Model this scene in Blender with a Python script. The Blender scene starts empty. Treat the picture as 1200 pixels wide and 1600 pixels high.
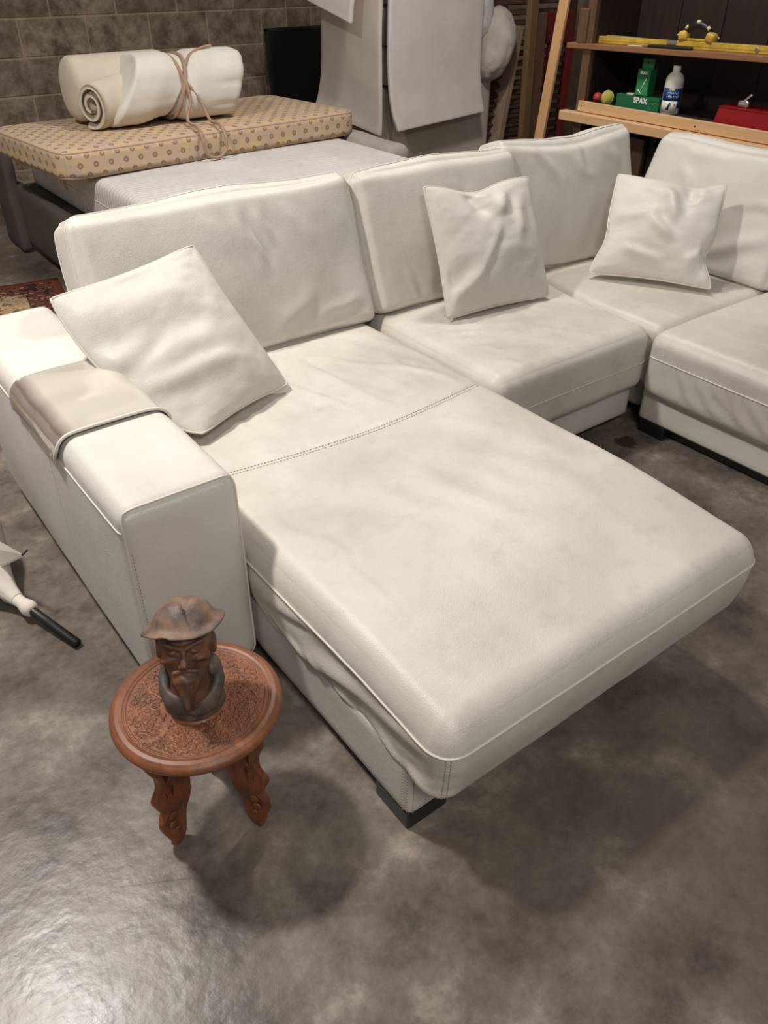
import bpy, bmesh, math, random
import numpy as np
from mathutils import Matrix, Vector
from mathutils.kdtree import KDTree

S = bpy.context.scene
COL = S.collection
random.seed(4)

# ------------------------------------------------------------------ camera
cd = bpy.data.cameras.new('camera'); cam = bpy.data.objects.new('camera', cd); COL.objects.link(cam)
cd.sensor_fit = 'VERTICAL'; cd.sensor_height = 36.0; cd.lens = 36.0 * 1239.8 / 1600.0
cd.clip_start = 0.05; cd.clip_end = 60
Rm = Matrix(((0.79974, 0.346144, -0.49051), (-0.60034, 0.464858, -0.650768), (0.002759, 0.814918, 0.57957)))
cam.matrix_world = Matrix.Translation((-0.3527, -1.3571, 1.55)) @ Rm.to_4x4()
S.camera = cam

# ------------------------------------------------------------------ light
S.view_settings.view_transform = 'Standard'; S.view_settings.look = 'None'
S.view_settings.gamma = 1.0; S.view_settings.use_curve_mapping = False
S.view_settings.exposure = 0.0
w = bpy.data.worlds.new('world'); S.world = w; w.use_nodes = True
w.node_tree.nodes['Background'].inputs[0].default_value = (1.0, 0.97, 0.94, 1)
w.node_tree.nodes['Background'].inputs[1].default_value = 0.21

def area(name, loc, size, power, col, target, spread=180):
    l = bpy.data.lights.new(name, 'AREA'); l.shape = 'DISK'; l.size = size; l.energy = power; l.color = col; l.spread = math.radians(spread)
    o = bpy.data.objects.new(name, l); COL.objects.link(o); o.location = loc
    d = Vector(target) - Vector(loc); o.rotation_euler = d.to_track_quat('-Z', 'Y').to_euler()
    return o
LC = (1.0, 0.948, 0.892)
area('ceiling_lamp_left', (-0.62, 1.25, 3.4), 0.30, 84, LC, (-0.62, 1.25, 0), 150)
area('ceiling_lamp_right', (2.35, 1.65, 3.4), 0.34, 54, LC, (2.35, 1.65, 0))
area('ceiling_lamp_near', (-0.5, -2.7, 3.4), 1.0, 72, LC, (-0.5, -2.7, 0))

# ------------------------------------------------------------------ numpy noise
def _hash(i, j, k, seed):
    n = (i * 374761393 + j * 668265263 + k * 2147483647 + seed * 1274126177) & 0xFFFFFFFF
    n = ((n ^ (n >> 13)) * 1274126177) & 0xFFFFFFFF
    n = (n ^ (n >> 16)) & 0xFFFFFFFF
    return n.astype(np.float64) / 4294967295.0
def vnoise(P, seed=0):
    P = np.asarray(P, float)
    if P.shape[1] == 2: P = np.c_[P, np.zeros(len(P))]
    I = np.floor(P).astype(np.int64); Fr = P - I; Fr = Fr * Fr * Fr * (Fr * (Fr * 6 - 15) + 10)
    out = np.zeros(len(P))
    for a in (0, 1):
        for b in (0, 1):
            for c in (0, 1):
                wgt = (Fr[:, 0] if a else 1 - Fr[:, 0]) * (Fr[:, 1] if b else 1 - Fr[:, 1]) * (Fr[:, 2] if c else 1 - Fr[:, 2])
                out += wgt * _hash(I[:, 0] + a, I[:, 1] + b, I[:, 2] + c, seed)
    return out * 2 - 1
def fbm(P, seed=0, octv=3):
    P = np.asarray(P, float); o = 0; a = 1; t = 0
    for k in range(octv):
        o = o + a * vnoise(P * 2.03 ** k + 7.3 * k, seed + k); t += a; a *= .5
    return o / t
def sstep(a, b, x):
    t = np.clip((x - a) / (b - a), 0, 1); return t * t * (3 - 2 * t)
def crease(P2, a, b, amp, wd, wob=.3, seed=0):
    a = np.array(a, float); b = np.array(b, float); d = b - a; L = np.linalg.norm(d); d = d / L; n = np.array((-d[1], d[0]))
    q = P2 - a; t = (q @ d) / L
    e = q @ n + wob * wd * 3 * vnoise(np.c_[t * 3.1 + seed, np.full(len(t), seed * .7), np.zeros(len(t))], seed)
    tap = sstep(-.05, .3, t) * (1 - sstep(.6, 1.05, t))
    z = e / wd
    return amp * tap * (np.exp(-z * z) - .55 * np.exp(-(z - 1.5) ** 2 / 1.4))

# ------------------------------------------------------------------ object helpers
def link(o): COL.objects.link(o); return o
def thing(name, label, cat, loc, group=None):
    o = link(bpy.data.objects.new(name, None)); o.location = loc; o.empty_display_size = .1
    o['label'] = label; o['category'] = cat
    if group: o['group'] = group
    return o
def tag(o, label, cat, group=None):
    o['label'] = label; o['category'] = cat
    if group: o['group'] = group
    return o
ORG = {}
def root_org(o):
    while o.parent: o = o.parent
    return np.array(o.location)
def mesh(name, V, Fc, mat, parent=None, smooth=True, uv=None, origin=None):
    """V in world coordinates. A top-level mesh gets its origin at the middle of its base."""
    V = np.asarray(V, float)
    if parent is not None: org = root_org(parent)
    elif origin is not None: org = np.array(origin, float)
    else: org = np.array([(V[:, 0].min() + V[:, 0].max()) / 2, (V[:, 1].min() + V[:, 1].max()) / 2, V[:, 2].min()])
    me = bpy.data.meshes.new(name)
    me.from_pydata((V - org).tolist(), [], [list(map(int, f)) for f in Fc])
    me.validate(); me.update()
    if smooth: me.polygons.foreach_set('use_smooth', [True] * len(me.polygons))
    if uv is not None:
        ul = me.uv_layers.new(name='UVMap'); li = np.zeros(len(me.loops), np.int32); me.loops.foreach_get('vertex_index', li)
        ul.data.foreach_set('uv', uv[li].ravel())
    me.materials.append(mat)
    o = link(bpy.data.objects.new(name, me))
    if parent is not None: o.parent = parent
    else: o.location = org
    return o
def box_vf(lo, hi, bev=0.0, M=None):
    bm = bmesh.new(); bmesh.ops.create_cube(bm, size=1)
    lo = Vector(lo); hi = Vector(hi); d = hi - lo; c = (hi + lo) / 2
    for v in bm.verts: v.co = Vector((v.co.x * d.x, v.co.y * d.y, v.co.z * d.z)) + c
    if bev > 0: bmesh.ops.bevel(bm, geom=bm.edges[:], offset=bev, segments=2, affect='EDGES', profile=.5)
    if M is not None:
        for v in bm.verts: v.co = M @ v.co
    bm.verts.index_update()
    V = [tuple(v.co) for v in bm.verts]; Fc = [[v.index for v in f.verts] for f in bm.faces]; bm.free()
    return V, Fc
def box(name, lo, hi, mat, parent=None, bev=.004, M=None):
    V, Fc = box_vf(lo, hi, bev, M); o = mesh(name, V, Fc, mat, parent, smooth=False); return o
def join_vf(parts):
    V = []; Fc = []
    for v, f in parts:
        n = len(V); V += [tuple(p) for p in v]; Fc += [[i + n for i in q] for q in f]
    return V, Fc
def tube_vf(pts, r, seg=8, closed=False, cap=True):
    pts = np.asarray(pts, float); n = len(pts)
    rr = np.full(n, r) if np.isscalar(r) else np.asarray(r, float)
    if closed: T = np.roll(pts, -1, 0) - np.roll(pts, 1, 0)
    else: T = np.gradient(pts, axis=0)
    T /= np.linalg.norm(T, axis=1)[:, None] + 1e-12
    ref = np.array((0, 0, 1.)) if abs(T[0, 2]) < .9 else np.array((1., 0, 0))
    N = np.zeros_like(T); N[0] = np.cross(T[0], ref); N[0] /= np.linalg.norm(N[0])
    for i in range(1, n):
        v = N[i - 1] - T[i] * (N[i - 1] @ T[i]); N[i] = v / (np.linalg.norm(v) + 1e-12)
    B = np.cross(T, N); V = []; Fc = []
    for i in range(n):
        for k in range(seg):
            a = 2 * math.pi * k / seg; V.append(pts[i] + rr[i] * (N[i] * math.cos(a) + B[i] * math.sin(a)))
    m = n if closed else n - 1
    for i in range(m):
        j = (i + 1) % n
        for k in range(seg): k2 = (k + 1) % seg; Fc.append([i * seg + k, i * seg + k2, j * seg + k2, j * seg + k])
    if cap and not closed:
        Fc.append(list(range(seg))[::-1]); Fc.append([(n - 1) * seg + k for k in range(seg)])
    return V, Fc
def tube(name, pts, r, mat, parent=None, seg=8, closed=False):
    V, Fc = tube_vf(pts, r, seg, closed); return mesh(name, V, Fc, mat, parent)
def lathe_vf(prof, seg=40, c=(0, 0, 0)):
    V = []; Fc = []; n = len(prof)
    for r, z in prof:
        for k in range(seg):
            a = 2 * math.pi * k / seg; V.append((c[0] + r * math.cos(a), c[1] + r * math.sin(a), c[2] + z))
    for i in range(n - 1):
        for k in range(seg): k2 = (k + 1) % seg; Fc.append([i * seg + k, i * seg + k2, (i + 1) * seg + k2, (i + 1) * seg + k])
    Fc.append(list(range(seg))[::-1]); Fc.append([(n - 1) * seg + k for k in range(seg)])
    return V, Fc
def spline(pts, n=40):
    P = np.asarray(pts, float); m = len(P); out = []
    Q = np.vstack([2 * P[0] - P[1], P, 2 * P[-1] - P[-2]])
    for t in np.linspace(0, m - 1 - 1e-9, n):
        i = int(t); f = t - i; a, b, c, d = Q[i], Q[i + 1], Q[i + 2], Q[i + 3]
        out.append(.5 * (2 * b + (c - a) * f + (2 * a - 5 * b + 4 * c - d) * f * f + (3 * b - a - 3 * c + d) * f ** 3))
    return np.array(out)

# ------------------------------------------------------------------ soft boxes
def _axis(n): # denser towards the edges
    t = np.linspace(-1, 1, n + 1); return np.sin(t * math.pi / 2) * .55 + t * .45
class Soft:
    """rounded, puffed cushion box; M places it in the world, disp displaces along normals, post warps world points"""
    def __init__(s, half, r, puff=(0, 0, 0), M=None, disp=None, pre=None, post=None, pw=1.0, rlow=None):
        s.rlow = rlow; s.h = np.array(half, float); s.r = np.minimum(np.array(r if np.ndim(r) else (r, r, r), float), s.h * .999)
        s.p = np.array(puff, float); s.M = np.array(M if M is not None else Matrix.Identity(4)); s.disp = disp; s.pre = pre; s.post = post; s.pw = pw
    def base(s, P):
        X = P * s.h; rv = np.tile(s.r, (len(P), 1))
        if s.rlow is not None: rv[P[:, 2] < 0, 2] = s.rlow
        q = np.clip(X, -(s.h - rv), s.h - rv); d = (X - q) / rv
        L = np.linalg.norm(d, axis=1); L[L == 0] = 1
        mx = np.abs(d).max(1); k = np.where(mx > 0, mx / L, 1.0)     # cube-to-sphere so corners round off
        X = q + d * k[:, None] * rv
        b = np.clip(1 - P * P, 0, 1) ** s.pw
        for i in range(3):
            j, m = [a for a in (0, 1, 2) if a != i]
            X[:, i] += P[:, i] * s.p[i] * b[:, j] * b[:, m]
        return s.pre(X, P) if s.pre else X
    def world(s, X):
        W = X @ s.M[:3, :3].T + s.M[:3, 3]
        return s.post(W) if s.post else W
    def build(s, name, n, mat, parent=None):
        idx = {}; P = []; Fc = []
        ax = [_axis(k) for k in n]
        def vid(t):
            if t not in idx: idx[t] = len(P); P.append((ax[0][t[0]], ax[1][t[1]], ax[2][t[2]]))
            return idx[t]
        for i in range(3):
            j, k = (i + 1) % 3, (i + 2) % 3
            for side in (0, n[i]):
                for a in range(n[j]):
                    for b in range(n[k]):
                        q = []
                        for da, db in ((0, 0), (1, 0), (1, 1), (0, 1)):
                            t = [0, 0, 0]; t[i] = side; t[j] = a + da; t[k] = b + db; q.append(vid(tuple(t)))
                        Fc.append(q if side else q[::-1])
        P = np.array(P); X = s.base(P)
        N = normals(X, Fc)
        if s.disp: X = X + N * s.disp(X, P, N)[:, None]
        s.kd = KDTree(len(X)); s.X = X; s.N = normals(X, Fc)
        for i, p in enumerate(s.base(P)): s.kd.insert(p, i)
        s.kd.balance()
        aN = np.abs(N); uv = np.where((aN[:, 2] > .7)[:, None], X[:, [0, 1]], np.where((aN[:, 0] > aN[:, 1])[:, None], X[:, [1, 2]], X[:, [0, 2]]))
        return mesh(name, s.world(X), Fc, mat, parent, uv=uv)
    def path(s, P, off=.0):
        """world path on the displaced surface through parameter points P"""
        B = s.base(np.asarray(P, float)); out = []
        for p in B:
            r = s.kd.find_n(p, 4); w = np.array([1 / (a[2] + 1e-4) for a in r]); w /= w.sum()
            d = sum(wi * (s.X[a[1]] + s.N[a[1]] * off + (p - np.array(a[0]))) for wi, a in zip(w, r)); out.append(d)
        return s.world(np.array(out))
def normals(X, Fc):
    F4 = np.array(Fc); a = X[F4[:, 2]] - X[F4[:, 0]]; b = X[F4[:, 3]] - X[F4[:, 1]]; n = np.cross(a, b)
    N = np.zeros_like(X)
    for k in range(4): np.add.at(N, F4[:, k], n)
    return N / (np.linalg.norm(N, axis=1)[:, None] + 1e-12)
def perim(ax, val, n=60, lim=1.0, other=(1, 1)):
    """closed loop round the box at parameter val of axis ax"""
    t = []
    k = n // 4
    for i in range(k): t.append((-1 + 2 * i / k, -1))
    for i in range(k): t.append((1, -1 + 2 * i / k))
    for i in range(k): t.append((1 - 2 * i / k, 1))
    for i in range(k): t.append((-1, 1 - 2 * i / k))
    out = []
    for u, v in t:
        p = [0, 0, 0]; j, m = [a for a in (0, 1, 2) if a != ax]; p[ax] = val; p[j] = u; p[m] = v; out.append(p)
    return np.array(out, float)
def line(a, b, n=40): return np.linspace(np.array(a, float), np.array(b, float), n)
def stitch_vf(pts, length=.0055, gap=.004, r=.0009):
    pts = np.asarray(pts); d = np.r_[0, np.cumsum(np.linalg.norm(np.diff(pts, axis=0), axis=1))]; t = 0; parts = []
    while t + length < d[-1]:
        q = np.array([[np.interp(x, d, pts[:, k]) for k in range(3)] for x in (t, t + length)])
        parts.append(tube_vf(q, r, 4)); t += length + gap
    return join_vf(parts)

class Pillow:
    """knife-edge cushion through four world corners (bl, br, tr, tl)"""
    def __init__(s, c, T, pinch=.05, disp=None, post=None, front=1):
        s.c = [np.array(x, float) for x in c]; s.T = T; s.k = pinch; s.disp = disp; s.post = post
        n = np.cross(s.c[1] - s.c[0], s.c[3] - s.c[0]); s.n = n / np.linalg.norm(n)
    def pos(s, U, side):
        u, v = U[:, 0], U[:, 1]
        uu = u * (1 - s.k * (1 - v * v) * np.abs(u) ** 1.5); vv = v * (1 - s.k * (1 - u * u) * np.abs(v) ** 1.5)
        cr = np.abs(u * v) ** 6; uu = uu * (1 - .03 * cr); vv = vv * (1 - .03 * cr)
        a, b = (uu + 1) / 2, (vv + 1) / 2
        W = ((1 - a) * (1 - b))[:, None] * s.c[0] + (a * (1 - b))[:, None] * s.c[1] + (a * b)[:, None] * s.c[2] + ((1 - a) * b)[:, None] * s.c[3]
        prof = (np.clip(1 - u * u, 0, 1) ** .55) * (np.clip(1 - v * v, 0, 1) ** .55)
        h = s.T * prof
        edge = np.clip(np.minimum(1 - np.abs(u), 1 - np.abs(v)) / .12, 0, 1)
        if s.disp is not None: h = h + edge * s.disp(np.c_[u, v], side)
        W = W + side * h[:, None] * s.n
        return s.post(W, u, v) if s.post else W
    def build(s, name, mat, parent=None, n=72):
        t = _axis(n); P = []; Fc = []; idx = {}
        U = []; sd = []
        def vid(i, j, side):
            k = (i, j, 0 if i in (0, n) or j in (0, n) else side)
            if k not in idx: idx[k] = len(U); U.append((t[i], t[j])); sd.append(side)
            return idx[k]
        for side in (1, -1):
            for i in range(n):
                for j in range(n):
                    q = [vid(i, j, side), vid(i + 1, j, side), vid(i + 1, j + 1, side), vid(i, j + 1, side)]
                    Fc.append(q if side == 1 else q[::-1])
        U = np.array(U); sd = np.array(sd, float); V = np.zeros((len(U), 3))
        for side in (1, -1):
            m = sd == side; V[m] = s.pos(U[m], side)
        return mesh(name, V, Fc, mat, parent)
    def rim(s, n=160):
        k = n // 4; t = []
        for i in range(k): t.append((-1 + 2 * i / k, -1))
        for i in range(k): t.append((1, -1 + 2 * i / k))
        for i in range(k): t.append((1 - 2 * i / k, 1))
        for i in range(k): t.append((-1, 1 - 2 * i / k))
        return s.pos(np.array(t), 1)

# ------------------------------------------------------------------ materials
def newmat(name, col=(.5, .5, .5), rough=.5, metal=0.0, spec=.5):
    m = bpy.data.materials.new(name); m.use_nodes = True; nt = m.node_tree; b = nt.nodes['Principled BSDF']
    b.inputs['Base Color'].default_value = (*col, 1); b.inputs['Roughness'].default_value = rough
    b.inputs['Metallic'].default_value = metal; b.inputs['Specular IOR Level'].default_value = spec
    return m, nt, b
def N(nt, typ, **kw):
    n = nt.nodes.new(typ)
    for k, v in kw.items():
        if k.startswith('_'): n.inputs[k[1:].replace('_', ' ')].default_value = v
        else: setattr(n, k, v)
    return n
def coords(nt, out='Object', scale=(1, 1, 1)):
    tc = N(nt, 'ShaderNodeTexCoord'); mp = N(nt, 'ShaderNodeMapping'); mp.inputs['Scale'].default_value = scale
    nt.links.new(tc.outputs[out], mp.inputs['Vector']); return mp.outputs['Vector']
def geo(nt, scale=(1, 1, 1)):
    g = N(nt, 'ShaderNodeNewGeometry'); mp = N(nt, 'ShaderNodeMapping'); mp.inputs['Scale'].default_value = scale
    nt.links.new(g.outputs['Position'], mp.inputs['Vector']); return mp.outputs['Vector']
def noise(nt, vec, scale, detail=4, rough=.55, dist=0.0):
    n = N(nt, 'ShaderNodeTexNoise'); n.inputs['Scale'].default_value = scale; n.inputs['Detail'].default_value = detail
    n.inputs['Roughness'].default_value = rough; n.inputs['Distortion'].default_value = dist
    nt.links.new(vec, n.inputs['Vector']); return n.outputs['Fac']
def ramp(nt, fac, stops, interp='LINEAR'):
    r = N(nt, 'ShaderNodeValToRGB'); r.color_ramp.interpolation = interp; e = r.color_ramp.elements
    while len(e) < len(stops): e.new(.5)
    for k, (p, c) in enumerate(stops): e[k].position = p; e[k].color = (*c, 1) if len(c) == 3 else c
    nt.links.new(fac, r.inputs['Fac']); return r.outputs['Color']
def mixc(nt, fac, a, b, mode='MIX'):
    m = N(nt, 'ShaderNodeMix', data_type='RGBA', blend_type=mode)
    for sock, v in ((m.inputs['Factor'], fac), (m.inputs['A'], a), (m.inputs['B'], b)):
        if isinstance(v, (int, float)): sock.default_value = v
        elif isinstance(v, tuple): sock.default_value = (*v, 1)
        else: nt.links.new(v, sock)
    for s_, v in ((6, a), (7, b)):
        sock = m.inputs[s_]
        if isinstance(v, tuple): sock.default_value = (*v, 1)
        elif not isinstance(v, (int, float)): nt.links.new(v, sock)
    return m.outputs[2]
def math_(nt, op, a, b=None, c=None):
    m = N(nt, 'ShaderNodeMath', operation=op)
    for k, v in enumerate((a, b, c)):
        if v is None: continue
        if isinstance(v, (int, float)): m.inputs[k].default_value = v
        else: nt.links.new(v, m.inputs[k])
    return m.outputs[0]
def bump(nt, b, h, dist=.002, strength=1.0, prev=None):
    n = N(nt, 'ShaderNodeBump'); n.inputs['Distance'].default_value = dist; n.inputs['Strength'].default_value = strength
    nt.links.new(h, n.inputs['Height'])
    if prev is not None: nt.links.new(prev, n.inputs['Normal'])
    nt.links.new(n.outputs['Normal'], b.inputs['Normal']); return n.outputs['Normal']
def srgb(r, g, b_):
    f = lambda c: (c / 255 / 12.92) if c / 255 <= .04045 else ((c / 255 + .055) / 1.055) ** 2.4
    return (f(r), f(g), f(b_))

def m_leather(name, ca, cb, rough=.42, worn=.5):
    m, nt, b = newmat(name, ca, rough)
    v = coords(nt)
    n1 = noise(nt, v, 2.2, 5, .6); n2 = noise(nt, v, 14, 4, .6)
    c = ramp(nt, n1, [(.32, cb), (.62, ca)])
    c = mixc(nt, math_(nt, 'MULTIPLY', ramp(nt, n2, [(.55, (0, 0, 0)), (.8, (1, 1, 1))]), worn * .35), c, tuple(x * .8 for x in cb))
    nt.links.new(c, b.inputs['Base Color'])
    r = math_(nt, 'ADD', rough - .1, math_(nt, 'MULTIPLY', n1, .22)); nt.links.new(r, b.inputs['Roughness'])
    vo = N(nt, 'ShaderNodeTexVoronoi'); vo.inputs['Scale'].default_value = 300; nt.links.new(v, vo.inputs['Vector'])
    g = bump(nt, b, vo.outputs['Distance'], .0008, .35)
    bump(nt, b, noise(nt, v, 30, 4, .6), .004, .22, g)
    return m
LEATHER = m_leather('white_leather', srgb(214, 209, 202), srgb(201, 195, 187), .52)
LEATHER_SEAT = m_leather('white_leather_worn', srgb(213, 207, 198), srgb(189, 181, 171), .44, 1.2)
LEATHER_PIL = m_leather('white_leather_cushion', srgb(214, 209, 201), srgb(202, 196, 186), .52, .6)
THREAD, nt, b = newmat('cream_thread', srgb(168, 152, 128), .8)
PIPE, nt, b = newmat('leather_piping', srgb(214, 209, 198), .45)
BLACKP, nt, b = newmat('black_plastic', (.012, .011, .011), .45)

def m_fabric(name, ca, cb, scale=350, rough=.9, bs=.5):
    m, nt, b = newmat(name, ca, rough, spec=.2); v = coords(nt)
    c = ramp(nt, noise(nt, v, 5, 5, .6), [(.3, cb), (.7, ca)]); nt.links.new(c, b.inputs['Base Color'])
    g = bump(nt, b, noise(nt, v, scale, 2, .5), .001, bs); bump(nt, b, noise(nt, v, 22, 3, .5), .004, .25, g)
    return m
FOAM = m_fabric('foam_fabric', srgb(222, 212, 200), srgb(212, 201, 189))
FOAMB = m_fabric('foam_fabric_bluish', srgb(226, 217, 211), srgb(215, 205, 198))
TOPPER = m_fabric('topper_cotton', srgb(224, 219, 210), srgb(212, 205, 194))
TOPPERB = m_fabric('topper_backing', srgb(208, 198, 180), srgb(198, 187, 168))
GREYUPH = m_fabric('grey_upholstery', srgb(198, 187, 176), srgb(186, 175, 164), 500)
DARKUPH = m_fabric('dark_grey_upholstery', srgb(96, 88, 84), srgb(82, 75, 71), 500)
STRAP = m_fabric('strap_webbing', srgb(178, 150, 128), srgb(160, 132, 110), 600)
PARASOL = m_fabric('parasol_canvas', srgb(214, 206, 196), srgb(204, 194, 184), 500)

def m_wood(name, ca, cb, sc=(1, 12, 12), rough=.5, bs=.3, rnd=0.0, gscale=3):
    m, nt, b = newmat(name, ca, rough); v = coords(nt, scale=sc)
    f = noise(nt, v, gscale, 6, .62, .6)
    c = ramp(nt, f, [(.3, cb), (.68, ca)])
    if rnd:
        oi = N(nt, 'ShaderNodeObjectInfo')
        c = mixc(nt, math_(nt, 'MULTIPLY', oi.outputs['Random'], rnd), c, tuple(x * .35 for x in cb))
    nt.links.new(c, b.inputs['Base Color']); bump(nt, b, f, .002, bs); return m
PINE = m_wood('pine', srgb(222, 184, 140), srgb(205, 162, 115), (12, 1, 12))
PINEV = m_wood('pine_upright', srgb(214, 172, 124), srgb(196, 150, 102), (12, 12, 1))
SHELFW = m_wood('shelf_board_wood', srgb(158, 112, 76), srgb(128, 86, 56), (10, 1, 10))
OLDWOOD = m_wood('old_brown_wood', srgb(112, 84, 62), srgb(84, 60, 44), (10, 10, 1))
DARKWOOD = m_wood('dark_stained_wood', srgb(44, 29, 25), srgb(28, 19, 17), (8, 8, 1), .6)
POSTW = m_wood('weathered_post_wood', srgb(128, 98, 68), srgb(100, 74, 50), (10, 10, 1))
LOUVW = m_wood('louvre_wood', srgb(86, 56, 46), srgb(62, 40, 34), (1, 10, 10))
REDW = m_wood('red_painted_wood', srgb(116, 32, 30), srgb(88, 24, 24), (8, 8, 1), .5)
TABLEW = m_wood('carved_table_wood', srgb(138, 84, 53), srgb(98, 56, 35), (6, 1.5, 6), .45, .12, gscale=6)
LEGW = m_wood('table_leg_wood', srgb(128, 74, 46), srgb(90, 48, 30), (6, 6, 1.5), .42, .15, gscale=6)

# floor
m, nt, b = newmat('concrete_floor', (.2, .2, .2), .4); FLOORM = m
v = geo(nt)
n1 = noise(nt, v, 1.3, 8, .6); n2 = noise(nt, v, 4.2, 10, .66); n3 = noise(nt, v, 38, 6, .7)
c = ramp(nt, n1, [(.32, srgb(120, 111, 105)), (.5, srgb(154, 146, 139)), (.68, srgb(178, 171, 164))])
c = mixc(nt, .9, c, ramp(nt, n2, [(.31, srgb(52, 46, 42)), (.45, srgb(112, 105, 99)), (.56, srgb(132, 126, 120)), (.70, srgb(190, 185, 178))]), 'OVERLAY')
c = mixc(nt, .38, c, ramp(nt, n3, [(.3, (.22, .22, .22)), (.7, (.78, .78, .78))]), 'OVERLAY')
# darker brown patch with ragged edges towards the right of the chaise
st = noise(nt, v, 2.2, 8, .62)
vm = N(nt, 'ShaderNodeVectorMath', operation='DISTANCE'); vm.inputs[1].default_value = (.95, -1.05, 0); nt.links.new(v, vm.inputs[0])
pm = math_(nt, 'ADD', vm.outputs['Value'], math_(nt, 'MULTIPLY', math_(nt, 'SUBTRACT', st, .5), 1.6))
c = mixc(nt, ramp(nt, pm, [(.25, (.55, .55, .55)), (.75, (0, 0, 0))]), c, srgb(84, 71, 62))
# small spill stain between the seats
sd = N(nt, 'ShaderNodeVectorMath', operation='DISTANCE'); sd.inputs[1].default_value = (1.985, .20, 0); nt.links.new(v, sd.inputs[0])
sm = math_(nt, 'ADD', sd.outputs['Value'], math_(nt, 'MULTIPLY', math_(nt, 'SUBTRACT', noise(nt, v, 22, 3), .5), .06))
c = mixc(nt, ramp(nt, sm, [(.036, (.85, .85, .85)), (.046, (0, 0, 0))]), c, srgb(38, 31, 27))
def scratch(c, a, d, L, wd):
    sp = N(nt, 'ShaderNodeSeparateXYZ'); nt.links.new(v, sp.inputs[0])
    x = math_(nt, 'SUBTRACT', sp.outputs['X'], a[0]); y = math_(nt, 'SUBTRACT', sp.outputs['Y'], a[1])
    t = math_(nt, 'ADD', math_(nt, 'MULTIPLY', x, d[0]), math_(nt, 'MULTIPLY', y, d[1]))
    e = math_(nt, 'ABSOLUTE', math_(nt, 'SUBTRACT', math_(nt, 'MULTIPLY', y, d[0]), math_(nt, 'MULTIPLY', x, d[1])))
    e = math_(nt, 'ADD', e, math_(nt, 'MULTIPLY', math_(nt, 'SUBTRACT', n2, .5), .004))
    k = math_(nt, 'MULTIPLY', math_(nt, 'LESS_THAN', math_(nt, 'ABSOLUTE', e), wd), math_(nt, 'MULTIPLY', math_(nt, 'GREATER_THAN', t, 0.0), math_(nt, 'LESS_THAN', t, L)))
    return mixc(nt, math_(nt, 'MULTIPLY', k, .7), c, srgb(66, 58, 53))
# long scratches in the slab
c = scratch(c, (-0.3270, -0.4390), (-0.16237, -0.98673), 0.1601, 0.0016)
c = scratch(c, (-0.2690, -0.3380), (0.87741, -0.47974), 0.1584, 0.0008)
c = scratch(c, (-0.4860, -0.3340), (0.68292, -0.73049), 0.2943, 0.0008)
c = scratch(c, (-0.3140, -0.3160), (-0.01785, -0.99984), 0.0560, 0.0008)
# specks
vo = N(nt, 'ShaderNodeTexVoronoi'); vo.inputs['Scale'].default_value = 9; nt.links.new(v, vo.inputs['Vector'])
c = mixc(nt, ramp(nt, vo.outputs['Distance'], [(.022, (.9, .9, .9)), (.034, (0, 0, 0))]), c, srgb(40, 32, 28))
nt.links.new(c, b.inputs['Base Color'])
nt.links.new(ramp(nt, n2, [(.3, (.27, .27, .27)), (.7, (.42, .42, .42))]), b.inputs['Roughness'])
g = bump(nt, b, noise(nt, v, 6, 3, .5), .006, .4); bump(nt, b, noise(nt, v, 30, 3, .5), .004, .28, g)

# blocks
def m_block(name, ca, cb, cc):
    m, nt, b = newmat(name, ca, .92, spec=.2); v = geo(nt); oi = N(nt, 'ShaderNodeObjectInfo')
    c = ramp(nt, noise(nt, v, 8, 10, .72), [(.36, cb), (.5, ca), (.66, cc)])
    c = mixc(nt, math_(nt, 'MULTIPLY', oi.outputs['Random'], .45), c, cb)
    nt.links.new(c, b.inputs['Base Color'])
    g = bump(nt, b, noise(nt, v, 120, 4, .7), .003, .5); bump(nt, b, noise(nt, v, 14, 5, .6), .01, .4, g); return m
BLOCK = m_block('concrete_block', srgb(140, 123, 107), srgb(98, 83, 71), srgb(176, 160, 144))
MORTAR = m_block('mortar', srgb(172, 152, 130), srgb(146, 127, 107), srgb(184, 165, 144))

# ------------------------------------------------------------------ room shell
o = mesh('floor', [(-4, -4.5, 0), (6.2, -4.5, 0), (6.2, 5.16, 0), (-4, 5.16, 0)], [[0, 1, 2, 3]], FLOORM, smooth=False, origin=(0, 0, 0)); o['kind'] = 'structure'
WY = 5.12
wall = box('wall_back', (-2.2, WY + .0005, 0), (6.2, WY + .15, 2.8), MORTAR, None, 0); wall['kind'] = 'structure'
wr = box('wall_right', (6.0, -2.0, 0), (6.15, WY, 2.8), MORTAR, None, 0); wr['kind'] = 'structure'
bw, bh = .467, .2325
blk = {}
def block_mesh(wd, k):
    key = (round(wd, 3), k)
    if key not in blk:
        V, Fc = box_vf((0, -.004, 0), (wd - .013, .02, bh - .013), .004)
        rs = random.Random(k * 7 + 1)
        V = [(x + rs.uniform(-.002, .002), y + rs.uniform(-.001, .001), z + rs.uniform(-.002, .002)) for x, y, z in V]
        me = bpy.data.meshes.new('block'); me.from_pydata(V, [], Fc); me.materials.append(BLOCK); blk[key] = me
    return blk[key]
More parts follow.
